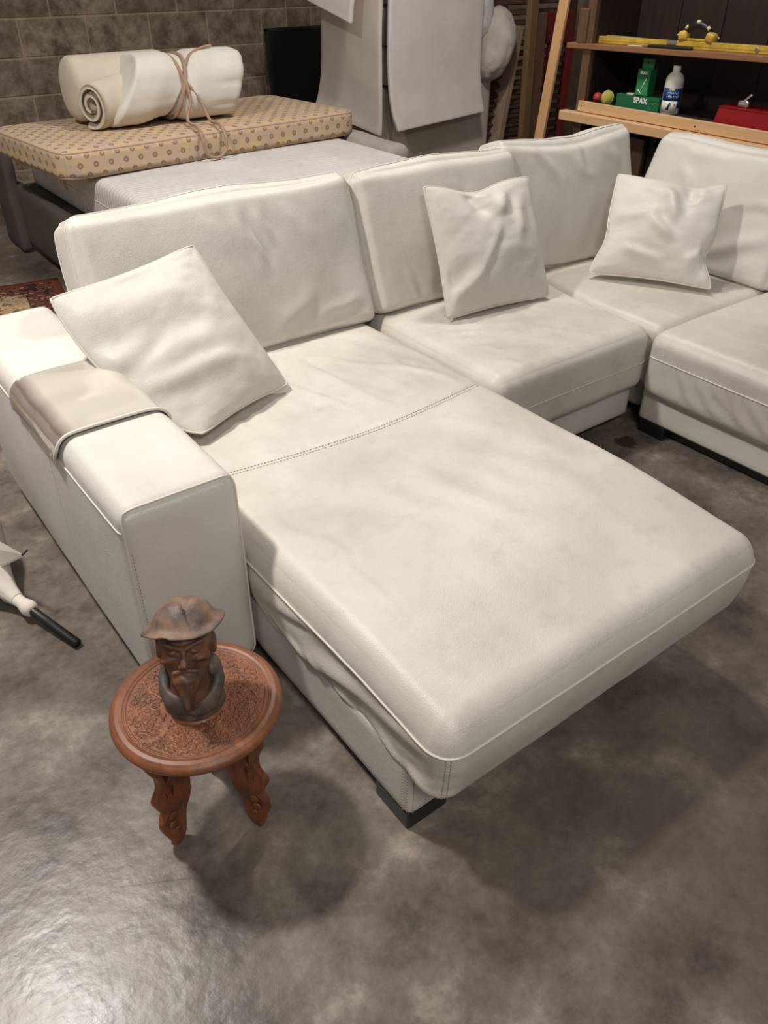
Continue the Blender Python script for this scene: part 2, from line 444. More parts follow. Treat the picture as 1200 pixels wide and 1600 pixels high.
for row in range(0, 11):
    z0 = 1.156 - 5 * bh + (row - 0) * bh + .0065
    if z0 < 0: z0 = max(z0, 0)
    xo = 1.664 - 8 * bw + (0 if row % 2 else bw / 2)
    for k in range(17):
        x0 = xo + k * bw
        if x0 > 5.9 or x0 < -2.1: continue
        pieces = [(x0, bw)]
        if row == 4 and k == 11: pieces = [(x0, bw * .5), (x0 + bw * .5, bw * .5)]
        for px, pw_ in pieces:
            ob = link(bpy.data.objects.new('block', block_mesh(pw_, (row * 5 + k * 3) % 4)))
            ob.parent = wall
            ob.location = Vector((px, WY, z0)) - wall.location

# ------------------------------------------------------------------ the sofa
# --- chaise module with armrest
ch = thing('chaise_sofa_section', 'white leather chaise section with wide armrest, nearest the carved side table', 'sofa section', (.65, .3, 0))
def arm_disp(X, P, Nn): return .0012 * fbm(X * 6, 3) + .0022 * fbm(X * [1.5, 3, 3], 9) 
arm = Soft((.1365, .635, .284), (.04, .035, .045), (.006, .004, .004), Matrix.Translation((.1365, .635, .334)), arm_disp)
arm_o = arm.build('armrest', (20, 70, 40), LEATHER, ch)
yf = -1 + .03 / .635
loop = perim(1, -1 + .018, 120)
V, Fc = tube_vf(arm.path(loop, .0012), .0026, 6, True); mesh('piping', V, Fc, PIPE, arm_o)
zs = (.555 - .334) / .284
V, Fc = tube_vf(arm.path(line((-1, -.97, zs), (-1, .97, zs), 90), .0008), .0022, 6); mesh('piping', V, Fc, PIPE, arm_o)
V, Fc = tube_vf(arm.path(line((-1, -.22, zs), (-1, -.24, -.96), 40), .0), .0012, 5); mesh('seam', V, Fc, PIPE, arm_o)
V, Fc = stitch_vf(arm.path(line((-.985, -.999, .6), (-.985, -.999, -.95), 60), .001)); o = mesh('stitching', V, Fc, THREAD, arm_o); o['kind'] = 'stuff'
box('plinth', (.03, .04, .008), (.245, 1.22, .055), BLACKP, ch, .003)

def base_disp(X, P, Nn): return .0015 * fbm(X * 4, 5)
bs = Soft((.475, .60, .09), (.02, .02, .02), (0, 0, 0), Matrix.Translation((.76, .0, .14)), base_disp)
base_o = bs.build('base_frame', (40, 50, 8), LEATHER, ch)
for dx in (.985, 1.0):
    pass
cl = []
for e in (-.965, -.985):
    cl.append(stitch_vf(bs.path(line((-1, e, -.9), (-1, e, .9), 20), .0012)))
cl.append(stitch_vf(bs.path(line((-.975, -1, -.9), (-.975, -1, .9), 20), .0012)))
V, Fc = join_vf(cl); o = mesh('stitching', V, Fc, THREAD, base_o); o['kind'] = 'stuff'
for x0, y0 in ((.285, -.598),):
    box('foot', (x0 + .004, y0 + .004, 0), (x0 + .115, y0 + .12, .055), BLACKP, ch, .004)
box('plinth', (.36, -.42, .008), (1.18, 1.2, .055), BLACKP, ch, .003)

# seat cushion of the chaise
SX, SY0, SY1 = (.278, 1.302), -.705, 1.16
ccx, ccy = sum(SX) / 2, (SY0 + SY1) / 2; chx, chy = (SX[1] - SX[0]) / 2, (SY1 - SY0) / 2
CZ0, CZ1 = .155, .425; chz = (CZ1 - CZ0) / 2; ccz = (CZ1 + CZ0) / 2
rngc = random.Random(11)
top_cr = []
for k in range(9):   # folds fanning out behind the cross seam
    x = .42 + k * .095; top_cr.append(((x + rngc.uniform(-.03, .03), .80), (x + .10 + rngc.uniform(-.05, .08), .30), rngc.uniform(.0022, .0048), rngc.uniform(.014, .03), k))
for k in range(7):   # broad soft folds on the long front part
    x = .5 + k * .11; top_cr.append(((x, .18 - rngc.uniform(0, .2)), (x + .18, -.42 + rngc.uniform(-.1, .15)), rngc.uniform(.0014, .0036), rngc.uniform(.03, .055), 20 + k))
top_cr += [((.36, .1), (.43, -.28), .0045, .022, 40), ((.40, -.1), (.40, -.45), .003, .02, 41), ((1.12, .62), (1.24, .3), .006, .02, 43), ((.95, .72), (1.2, .42), .005, .018, 44)]
side_cr = []
for k in range(9):
    y = .05 - k * .085; side_cr.append(((y, .26 - .015 * k * .3), (y - .28, .185), rngc.uniform(.005, .010), rngc.uniform(.009, .017), 60 + k))
def chaise_disp(X, P, Nn):
    W = X + [ccx, ccy, ccz]; up = np.clip(Nn[:, 2], 0, 1) ** 2; left = np.clip(-Nn[:, 0], 0, 1) * sstep(.36, .31, W[:, 2]) * sstep(.12, -.05, W[:, 1])
    right = np.clip(Nn[:, 0], 0, 1)
    d = .003 * fbm(W * [2.5, 1.6, 3], 21) + .0012 * fbm(W * [9, 7, 9], 22)
    for a, b_, am, wd, sd_ in top_cr: d = d + up * crease(W[:, :2], a, b_, am, wd, .35, sd_)
    for a, b_, am, wd, sd_ in side_cr: d = d + left * crease(W[:, 1:], a, b_, am, wd, .3, sd_)
    # low ripples in the loose leather along the lower left side
    d = d + left * .009 * vnoise(np.c_[W[:, 1] * 9 + W[:, 2] * 26, W[:, 2] * 12, W[:, 1] * 0], 5)
    # sagging cross seam
    ys = .255 - .06 * np.sin((W[:, 0] - .3) * 3.1) + .045
    d = d - up * .006 * np.exp(-((W[:, 1] - ys) / .012) ** 2) - up * .004 * np.exp(-((W[:, 1] - ys) / .07) ** 2)
    return d
def chaise_pre(X, P):
    # lower lip tucks in, front corner slumps forwards
    t = sstep(.02, -.13, X[:, 2])
    X = X.copy()
    X[:, 1] += t * .020 * sstep(-.6, -.93, X[:, 1]); X[:, 0] += t * .012 * sstep(-.3, -.5, X[:, 0]); X[:, 0] -= t * .01 * sstep(.3, .5, X[:, 0])
    X[:, 2] += sstep(-.02, -.12, X[:, 2]) * sstep(-.3, -.48, X[:, 0]) * (.012 * vnoise(np.c_[X[:, 1] * 11, X[:, 1] * 0, X[:, 1] * 0], 4) + .012)
    X[:, 2] -= .022 * sstep(-.55, -.93, X[:, 1]) * sstep(0, .13, X[:, 2])
    return X
cs = Soft((chx, chy, chz), (.060, .060, .085), (.0, .0, .012), Matrix.Translation((ccx, ccy, ccz)), chaise_disp, chaise_pre, pw=.6, rlow=.055)
cush = cs.build('seat_cushion', (150, 230, 36), LEATHER_SEAT, ch)
zz = .36
ml = line((-1, .05, .44), (-1, -1, .44), 60)
fl = line((-1, -1, .44), (1, -1, .40), 90)
rl = line((1, -1, .40), (1, .4, .44), 60)
pth = cs.path(np.vstack([ml, fl[1:], rl[1:]]), .001)
V, Fc = tube_vf(pth, .0028, 6); mesh('piping', V, Fc, PIPE, cush)
sp = []
pl = cs.path(np.vstack([line((-1, .05, .40), (-1, -1, .40), 60), line((-1, -1, .40), (1, -1, .36), 90)[1:]]), .0012); sp.append(stitch_vf(pl))
for e in (-.995, -.965):
    sp.append(stitch_vf(cs.path(line((e, -1, .38), (e, -1, -.85), 30), .0014)))
V, Fc = join_vf(sp); o = mesh('stitching', V, Fc, THREAD, cush); o['kind'] = 'stuff'
xs = np.linspace(.335, 1.262, 70); sp = []
for off in (-.007, .007):
    ys = .255 - .06 * np.sin((xs - .3) * 3.1) + .045 + off
    sp.append(stitch_vf(cs.path(np.c_[(xs - ccx) / chx, (ys - ccy) / chy, np.ones(len(xs))], .001)))
V, Fc = join_vf(sp); o = mesh('stitching', V, Fc, THREAD, cush); o['kind'] = 'stuff'
ys = .255 - .06 * np.sin((xs - .3) * 3.1) + .045
V, Fc = tube_vf(cs.path(np.c_[(xs - ccx) / chx, (ys - ccy) / chy, np.ones(len(xs))], -.0005), .0016, 5); mesh('seam', V, Fc, PIPE, cush)
# low backrest frame
bk = Soft((.50, .09, .28), (.05, .05, .05), (0, 0, .0), Matrix.Translation((.80, 1.245, .335)), base_disp)
bk.build('backrest', (30, 8, 20), LEATHER, ch)

# --- middle module
md = thing('middle_sofa_section', 'white leather middle seat section between chaise and corner', 'sofa section', (1.70, .75, 0))
mb = Soft((.385, .38, .085), (.015, .015, .015), (0, 0, 0), Matrix.Translation((1.705, .67, .135)), base_disp)
mb.build('base_frame', (30, 30, 8), LEATHER, md)
box('plinth', (1.36, .36, .008), (2.02, 1.2, .055), BLACKP, md, .003)
rngm = random.Random(5); mcr = []
for k in range(26):
    x = 1.38 + rngm.random() * .62; y = .36 + rngm.random() * .32; mcr.append(((x, y), (x + rngm.uniform(.12, .26), y - rngm.uniform(.03, .12)), rngm.uniform(.003, .0065), rngm.uniform(.009, .018), k))
def seat_disp_f(cr, c0, seed):
    c0 = np.array(c0)
    def f(X, P, Nn):
        W = X + c0; up = np.clip(Nn[:, 2], 0, 1) ** 2
        d = .003 * fbm(W * 3, seed) + .0014 * fbm(W * 11, seed + 3)
        for a, b_, am, wd, s_ in cr: d = d + up * crease(W[:, :2], a, b_, am, wd, .4, s_)
        return d
    return f
mc0 = (1.705, .70, .30)
def mid_pre(X, P):
    X = X.copy(); X[:, 0] += .10 * sstep(-.2, .45, X[:, 1]) * sstep(.1, .4, X[:, 0]); return X
ms = Soft((.395, .455, .125), (.05, .06, .05), (0, 0, .014), Matrix.Translation(mc0), seat_disp_f(mcr, mc0, 31), mid_pre, pw=.6)
mso = ms.build('seat_cushion', (70, 70, 22), LEATHER_SEAT, md)
V, Fc = tube_vf(ms.path(line((-1, -1, -.05), (1, -1, -.05), 70), .001), .0026, 6); mesh('piping', V, Fc, PIPE, mso)
Soft((.385, .09, .28), (.05, .05, .05), (0, 0, 0), Matrix.Translation((1.70, 1.245, .335)), base_disp).build('backrest', (20, 8, 16), LEATHER, md)

# --- corner module
cn = thing('corner_sofa_section', 'white leather corner seat section below the two corner back cushions', 'sofa section', (2.55, .75, 0))
Soft((.43, .48, .085), (.015,) * 3, (0, 0, 0), Matrix.Translation((2.60, .78, .135)), base_disp).build('base_frame', (20, 20, 6), LEATHER, cn)
cc0 = (2.50, .70, .297); ccr = []
for k in range(9):
    x = 2.22 + rngm.random() * .4; y = .3 + rngm.random() * .5; ccr.append(((x, y), (x + rngm.uniform(-.1, .2), y - .18), rngm.uniform(.0015, .0035), rngm.uniform(.01, .02), k + 90))
def cor_pre(X, P):
    X = X.copy(); X[:, 0] += .10 * sstep(-.2, .45, X[:, 1]) * sstep(-.1, -.35, X[:, 0]); return X
cs2 = Soft((.395, .475, .122), (.04, .04, .04), (0, 0, .010), Matrix.Translation(cc0), seat_disp_f(ccr, cc0, 45), cor_pre, pw=.6)
cs2.build('seat_cushion', (60, 70, 16), LEATHER_SEAT, cn)
Soft((.53, .09, .28), (.05,) * 3, (0, 0, 0), Matrix.Translation((2.62, 1.245, .335)), base_disp).build('backrest', (20, 8, 16), LEATHER, cn)
Soft((.09, .44, .28), (.05,) * 3, (0, 0, 0), Matrix.Translation((3.06, .71, .335)), base_disp).build('backrest', (8, 20, 16), LEATHER, cn)

# --- right module
rt = thing('right_sofa_section', 'white leather seat section facing the chaise at the right edge of the picture', 'sofa section', (2.55, -.45, 0))
Soft((.46, .71, .075), (.012,) * 3, (0, 0, 0), Matrix.Translation((2.555, -.465, .13)), base_disp).build('base_frame', (20, 40, 8), LEATHER, rt)
box('plinth', (2.14, -1.1, .008), (3.0, .2, .055), BLACKP, rt, .003)
box('foot', (2.10, .12, 0), (2.2, .235, .055), BLACKP, rt, .004)
rc0 = (2.46, -.45, .295); rcr = []
for k in range(18):
    x = 2.15 + rngm.random() * .5; y = .12 - rngm.random() * .6; rcr.append(((x, y), (x + rngm.uniform(-.05, .2), y - .2), rngm.uniform(.004, .008), rngm.uniform(.010, .022), k + 120))
rsc = []
for k in range(8):
    y = .1 - k * .07; rsc.append(((y, .33), (y - .12 - .03 * (k % 3), .20), rngm.uniform(.004, .007), rngm.uniform(.009, .015), k + 140))
fr = seat_disp_f(rcr, rc0, 52)
def right_disp(X, P, Nn):
    W = X + np.array(rc0); d = fr(X, P, Nn); lf = np.clip(-Nn[:, 0], 0, 1)
    for a, b_, am, wd, s_ in rsc: d = d + lf * crease(W[:, 1:], a, b_, am, wd, .3, s_)
    return d
rs_ = Soft((.405, .69, .125), (.05, .04, .05), (.006, 0, .014), Matrix.Translation(rc0), right_disp, pw=.6)
rso = rs_.build('seat_cushion', (60, 110, 26), LEATHER_SEAT, rt)
V, Fc = tube_vf(rs_.path(line((-1, .97, .28), (-1, -.9, .28), 90), .001), .0028, 6); mesh('piping', V, Fc, PIPE, rso)
Soft((.09, .70, .28), (.05,) * 3, (0, 0, 0), Matrix.Translation((3.06, -.45, .335)), base_disp).build('backrest', (8, 30, 16), LEATHER, rt)

# --- loose back cushions
def back_cushion(label, centre_bottom, width, height, thick, lean, rz, seed, seatz, cr, roll=0.0, puff=(.02, .035, .02), sagtop=.0):
    """front-bottom edge sits at centre_bottom; faces local -y"""
    M = Matrix.Translation(centre_bottom) @ Matrix.Rotation(rz, 4, 'Z') @ Matrix.Rotation(-lean, 4, 'X') @ Matrix.Rotation(roll, 4, 'Y') @ Matrix.Translation((0, thick / 2, height / 2))
    def disp(X, P, Nn):
        fr_ = np.clip(-Nn[:, 1], 0, 1)
        d = .009 * fbm(X * 3.2, seed, 2) + .0028 * fbm(X * [10, 10, 7], seed + 1)
        for a, b_, am, wd, s_ in cr: d = d + fr_ * crease(X[:, [0, 2]], a, b_, am, wd, .35, s_)
        return d
    def pre(X, P):
        X = X.copy(); q3 = X * 3.5 + seed; X[:, 2] += .011 * vnoise(q3, seed) * np.abs(P[:, 2]); X[:, 0] += .010 * vnoise(q3 + 31, seed) * np.abs(P[:, 0]); X[:, 2] -= sagtop * np.clip(1 - P[:, 0] ** 2, 0, 1) * sstep(.2, 1, P[:, 2])
        X[:, 1] += .03 * sstep(0, 1, P[:, 2]) * (P[:, 1] > 0) * 0
        return X
    def post(W):
        W = W.copy(); zf = seatz
        low = W[:, 2] < zf + .02; t = W[low, 2] - zf; W[low, 2] = zf + .02 * np.exp(np.minimum((t - .02) / .02, 0)); return W
    sb = Soft((width / 2, thick / 2, height / 2), (.035, .05, .04), puff, M, disp, pre, post, pw=.55)
    t = thing('back_cushion', label, 'cushion', tuple(centre_bottom))
    c = sb.build('cover', (84, 18, 50), LEATHER_PIL, t)
    V, Fc = tube_vf(sb.path(perim(1, -.62, 200), .0008), .0022, 5, True); mesh('piping', V, Fc, PIPE, c)
    V, Fc = tube_vf(sb.path(perim(1, .62, 200), .0008), .0022, 5, True); mesh('piping', V, Fc, PIPE, c)
    return t
R = random.Random(9)
def rcr(n, w, h, a0=(.0025, .006), wd=(.012, .03), seed=0):
    out = []
    for k in range(n):
        x = R.uniform(-w, w) * .45; z = R.uniform(-.4, .45) * h
        out.append(((x, z), (x + R.uniform(-.08, .14), z - R.uniform(.08, .2)), R.uniform(*a0), R.uniform(*wd), seed + k))
    return out
c1 = [((.02, .22), (.10, -.02), .010, .020, 1), ((.10, .20), (.13, .06), .008, .016, 2), ((-.1, .2), (-.02, .05), .004, .02, 3), ((.25, -.10), (.05, -.2), .008, .03, 4), ((.46, -.15), (.2, -.22), .006, .02, 5), ((.2, .2), (.3, .02), .004, .025, 6)]
back_cushion('long white leather back cushion behind the chaise seat', (.812, .885, .43), .985, .52, .20, .34, 0, 61, .425, c1)
back_cushion('white leather back cushion behind the upright throw pillow in the middle', (1.715, .885, .43), .78, .505, .20, .34, 0, 62, .43, rcr(7, .75, .5, seed=20))
c3_ = [((-.25, .25), (-.1, .08), .009, .02, 7), ((0, .24), (.05, .1), .007, .018, 8), ((.15, .25), (.25, .05), .006, .03, 9), ((-.1, .22), (.1, .05), .005, .02, 10)]
back_cushion('white leather back cushion left of the sofa corner, peaked top edge', (2.42, .905, .425), .74, .525, .18, .30, -.06, 63, .42, c3_, puff=(.02, .035, .03), sagtop=.03)
c4_ = [((-.2, .15), (-.05, -.05), .008, .025, 11), ((.35, -.05), (0, -.2), .010, .03, 12), ((.4, .1), (.1, .02), .006, .02, 13), ((-.25, .2), (.1, .22), .004, .02, 14)]
back_cushion('white leather back cushion against the right side of the sofa corner', (2.74, .595, .42), .77, .50, .18, .36, -math.pi / 2 - .03, 64, .42, c4_, puff=(.02, .04, .02))
back_cushion('white leather back cushion cut off by the right picture edge', (2.735, -.19, .42), .76, .50, .18, .36, -math.pi / 2, 65, .42, rcr(5, .75, .5, seed=50))

# --- throw pillows
def throw(label, corners, T, cr, seed, pinch=.05, post=None):
    def disp(U, side):
        d = .010 * fbm(U * 1.4, seed + (0 if side > 0 else 9), 2) + .0022 * fbm(U * [4, 6], seed + 2, 2)
        if side > 0:
            for a, b_, am, wd, s_ in cr: d = d + crease(U, a, b_, am, wd, .10, s_)
        return d
    p = Pillow(corners, T, pinch, disp, post)
    t = thing('throw_pillow', label, 'pillow', tuple(np.mean([corners[0], corners[1]], axis=0)))
    c = p.build('cover', LEATHER_PIL, t, 84)
    V, Fc = tube_vf(p.rim(), .0035, 6, True); mesh('piping', V, Fc, PIPE, c)
    return t
# leaning across the arm of the chaise
def p1post(W, u, v):
    W = W.copy(); k = (1 - v * v) * sstep(.35, -1, u)
    W[:, 0] -= .040 * k; W[:, 1] -= .02 * k; W[:, 2] -= .055 * k
    W[:, 2] = np.maximum(W[:, 2], .442)
    return W
p1c = [((-1.2, .30), (.55, -.30), .020, .16, 1), ((-1.1, -.05), (.7, -.62), .016, .13, 2), ((-1.1, .75), (.5, .45), .009, .16, 3), ((-1.1, .1), (-.2, .1), -.012, .10, 4)]
throw('white leather throw pillow slumped against the chaise armrest', [(.385, .445, .462), (.748, .588, .452), (.625, .885, .835), (.155, .80, .795)], .058, p1c, 71, .06, p1post)
def p2post(W, u, v):
    W = W.copy(); W[:, 2] -= sstep(.2, 1, v) * .030 * np.exp(-((u + .15) / .45) ** 2); W[:, 1] -= .012 * sstep(.3, 1, v) * np.exp(-((u + .15) / .4) ** 2); return W
p2c = [((-.35, .98), (-.05, .4), -.022, .13, 5), ((.3, .9), (.1, .35), .018, .13, 6), ((.55, .7), (.40, -.1), .010, .12, 7), ((-1.1, -.85), (-.3, -.35), .014, .13, 8), ((.1, .3), (-.55, -.6), .006, .07, 9)]
throw('white leather throw pillow standing upright on the middle seat', [(1.487, .705, .447), (1.968, .65, .447), (2.06, .915, .832), (1.53, .925, .866)], .075, p2c, 81, .05, p2post)
def p3post(W, u, v):
    W = W.copy(); k = sstep(.2, 1, v) * np.exp(-((u - .45) / .35) ** 2); W[:, 2] -= .022 * k
    k = sstep(.3, 1, u) * np.exp(-((v + .45) / .3) ** 2); W[:, 1] += .03 * k; W[:, 0] -= .012 * k
    k = sstep(-.3, -1, u) * np.exp(-((v + .3) / .35) ** 2); W[:, 1] -= .02 * k; return W
p3c = [((-.9, .0), (.0, .15), .014, .13, 10), ((.0, .75), (.3, .0), .020, .12, 11), ((-.2, .1), (.3, -.35), .016, .1, 12), ((.35, .98), (.5, .45), -.018, .12, 13), ((-.6, -.5), (.2, -.7), .010, .09, 14), ((.98, -.35), (.5, -.75), .014, .11, 15)]
throw('white leather throw pillow propped in the sofa corner', [(2.285, .745, .445), (2.53, .315, .447), (2.70, .455, .80), (2.585, .905, .775)], .07, p3c, 91, .07, p3post)

# --- plastic cover over the arm
m, nt, b = newmat('arm_cover_vinyl', srgb(196, 186, 172), .22); COVER = m
b.inputs['Coat Weight'].default_value = .6; b.inputs['Coat Roughness'].default_value = .08
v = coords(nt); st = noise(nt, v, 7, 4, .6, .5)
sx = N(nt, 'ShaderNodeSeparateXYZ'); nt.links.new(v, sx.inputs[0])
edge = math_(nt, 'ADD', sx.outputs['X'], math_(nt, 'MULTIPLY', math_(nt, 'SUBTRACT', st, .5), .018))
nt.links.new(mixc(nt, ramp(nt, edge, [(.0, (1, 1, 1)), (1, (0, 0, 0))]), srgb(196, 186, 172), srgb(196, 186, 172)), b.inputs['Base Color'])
e2 = ramp(nt, math_(nt, 'ADD', math_(nt, 'MULTIPLY', edge, 4.0), .5), [(.0, srgb(140, 126, 118)), (.02, srgb(112, 97, 92)), (.08, srgb(150, 137, 128)), (.18, srgb(194, 186, 175))])  # dark reflection and shade of the left bend, painted into the cover colour
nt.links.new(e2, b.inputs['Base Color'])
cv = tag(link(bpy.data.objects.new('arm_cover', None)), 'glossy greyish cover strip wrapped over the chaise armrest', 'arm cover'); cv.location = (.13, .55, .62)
prof = [(-.012, .548), (-.0125, .565), (-.011, .585), (-.004, .606), (.012, .622), (.034, .6285), (.08, .6312), (.14, .6315), (.20, .631), (.235, .628), (.256, .620), (.270, .604), (.277, .580), (.279, .54)]
prof = spline([(a, 0, z) for a, z in prof], 60)
yy = np.linspace(.362, .735, 40); V = []; Fc = []
for y in yy:
    for q in prof: V.append((q[0], y + (.02 if False else 0) + .03 * sstep(.6, .55, np.array([q[2]]))[0] * (1 if y < .4 else 0), q[2] + .0015 * math.sin(y * 40)))
n = len(prof)
Fc = [[i * n + k, i * n + k + 1, (i + 1) * n + k + 1, (i + 1) * n + k] for i in range(len(yy) - 1) for k in range(n - 1)]
VV = np.array(V); NN = normals(VV, Fc); s_ = 1 if NN[n * 20 + 30, 2] > 0 else -1
V2 = VV - s_ * NN * .003; nn = len(VV)
F2 = [f if s_ > 0 else f[::-1] for f in Fc] + [[i + nn for i in (f[::-1] if s_ > 0 else f)] for f in Fc]
rim_ = [k for k in range(n)] + [i * n + n - 1 for i in range(1, len(yy))] + [(len(yy) - 1) * n + k for k in range(n - 2, -1, -1)] + [i * n for i in range(len(yy) - 2, 0, -1)]
for i in range(len(rim_)):
    a, b2 = rim_[i], rim_[(i + 1) % len(rim_)]; F2.append([a, b2, b2 + nn, a + nn])
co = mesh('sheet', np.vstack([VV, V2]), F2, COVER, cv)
for row, nm in ((0, 'front_hem'), (len(yy) - 1, 'rear_hem')):
    V, Fc = tube_vf(VV[row * n:(row + 1) * n], .0042 if row == 0 else .0025, 6); mesh('hem', V, Fc, PIPE, co)

# ------------------------------------------------------------------ carved side table
TZ = .345; TC = np.array((-.010, -.290)); TR = .168
tb = thing('carved_side_table', 'small round carved wooden table with pierced legs on the concrete floor', 'side table', (TC[0], TC[1], 0))
nr, ns = 150, 520
prof = [(0, TZ - .004), (.046, TZ - .004), (.048, TZ - .001), (.0505, TZ + .001), (.053, TZ - .001), (.0545, TZ - .002), (.057, TZ + .0005), (.060, TZ - .001), (.0615, TZ - .0035),
        (.133, TZ - .0035), (.1345, TZ - .0015), (.137, TZ - .0005), (.1395, TZ - .003), (.142, TZ - .001), (.148, TZ + .001), (.156, TZ - .0005), (.163, TZ - .005), (.1675, TZ - .011), (.168, TZ - .015), (.166, TZ - .020), (.160, TZ - .023), (.10, TZ - .023), (0.002, TZ - .023)]
rr = []
for (r0, z0), (r1, z1) in zip(prof[:-1], prof[1:]):
    k = max(1, int(abs(r1 - r0) / .0011)) if r0 < .16 and z0 > TZ - .01 else 1
    for i in range(k): rr.append((r0 + (r1 - r0) * i / k, z0 + (z1 - z0) * i / k))
rr.append(prof[-1]); rr[0] = (.0008, TZ - .004)
V = []
for r, z in rr:
    for k in range(ns): a = 2 * math.pi * k / ns; V.append((r * math.cos(a), r * math.sin(a), z))
V = np.array(V); Rv = np.hypot(V[:, 0], V[:, 1])
carve = (Rv > .0617) & (Rv < .1328) & (V[:, 2] > TZ - .01)
XY = V[carve, :2]; H = np.zeros(len(XY))
rg = random.Random(3); fl_ = []
for tr in range(9000):
    a = rg.uniform(0, 2 * math.pi); r = math.sqrt(rg.uniform(.068 ** 2, .127 ** 2)); s0 = rg.choice([.0088, .0080, .0072, .0060])
    p = (r * math.cos(a), r * math.sin(a))
    if all(math.hypot(p[0] - q[0], p[1] - q[1]) > (s0 + q[2]) * .80 for q in fl_): fl_.append((p[0], p[1], s0))
for i, (x, y, s0) in enumerate(fl_):
    dx, dy = XY[:, 0] - x, XY[:, 1] - y; d = np.hypot(dx, dy); th = np.arctan2(dy, dx); ph = rg.uniform(0, 6.3)
    kind = i % 4
    if kind < 2:
        rad = s0 * (.80 + .20 * np.abs(np.cos(2.5 * th + ph)) ** .6)
        h = .0026 * sstep(1.0, .82, d / rad) * (.72 + .28 * np.cos(5 * th + 2 * ph) * sstep(.1, .5, d / rad)) - .0012 * np.exp(-((d / s0 - .34) / .1) ** 2) + .0004 * np.exp(-(d / s0 / .2) ** 2)
    elif kind == 2:
        h = np.zeros(len(XY))
        for k in range(5):
            a = ph + k * 1.256; bx, by = x + .6 * s0 * math.cos(a), y + .6 * s0 * math.sin(a); e = np.hypot(XY[:, 0] - bx, XY[:, 1] - by) / (.36 * s0)
            h = np.maximum(h, .0026 * np.sqrt(np.clip(1 - e * e, 0, 1)))
        e = d / (.33 * s0); h = np.maximum(h, .0028 * np.sqrt(np.clip(1 - e * e, 0, 1)))
    else:
        u = (dx * math.cos(ph) + dy * math.sin(ph)) / s0; w_ = (-dx * math.sin(ph) + dy * math.cos(ph)) / s0
        h = np.zeros(len(XY))
        for sg in (-1, 1):
            e = np.hypot((u - sg * .1) / .95, (w_ - sg * .34 - sg * .15 * np.sin(2.2 * u)) / .30); h = np.maximum(h, .0024 * sstep(1, .7, e) * (.75 + .25 * np.cos(9 * u)))
    H = np.maximum(H, h)
for k in range(10):   # curling stems that run outwards from the middle ring
    a0 = 2 * math.pi * k / 10 + rg.uniform(-.1, .1); sg = 1 if k % 2 else -1
    for br in range(2):
        t = np.linspace(0, 1, 60); r = .064 + .062 * t; a = a0 + sg * (1.0 * t ** 1.4) * (1 if br == 0 else .45) + .12 * np.sin(t * 6 + k)
        px, py = r * np.cos(a), r * np.sin(a)
        d = np.min(np.hypot(XY[:, 0][:, None] - px[None, :], XY[:, 1][:, None] - py[None, :]), axis=1)
        groove = sstep(.0026, .0016, d) * .8; H = H * (1 - groove) + groove * .0022 * np.sqrt(np.clip(1 - (d / .0026) ** 2, 0, 1))
for k in range(2):  # plain leaf-shaped bands
    a0 = (3.35, .35)[k]; t = np.linspace(0, 1, 50); r = .064 + .067 * t; a = a0 + .22 * np.sin(t * 3)
    px, py = r * np.cos(a), r * np.sin(a); d = np.min(np.hypot(XY[:, 0][:, None] - px[None, :], XY[:, 1][:, None] - py[None, :]), axis=1)
    g_ = sstep(.0062, .0052, d); H = H * (1 - g_) + g_ * .0022
V[carve, 2] += H * 1.5 + .0003 * fbm(np.c_[XY * 400, XY[:, :1] * 0], 3)
V[:, 0] += TC[0]; V[:, 1] += TC[1]
nR = len(rr)
Fc = [[i * ns + k, i * ns + (k + 1) % ns, (i + 1) * ns + (k + 1) % ns, (i + 1) * ns + k] for i in range(nR - 1) for k in range(ns)]
Fc = [f[::-1] for f in Fc]; Fc.append(list(range(ns))); Fc.append([(nR - 1) * ns + k for k in range(ns)][::-1])
mesh('carved_top', V, Fc, TABLEW, tb)
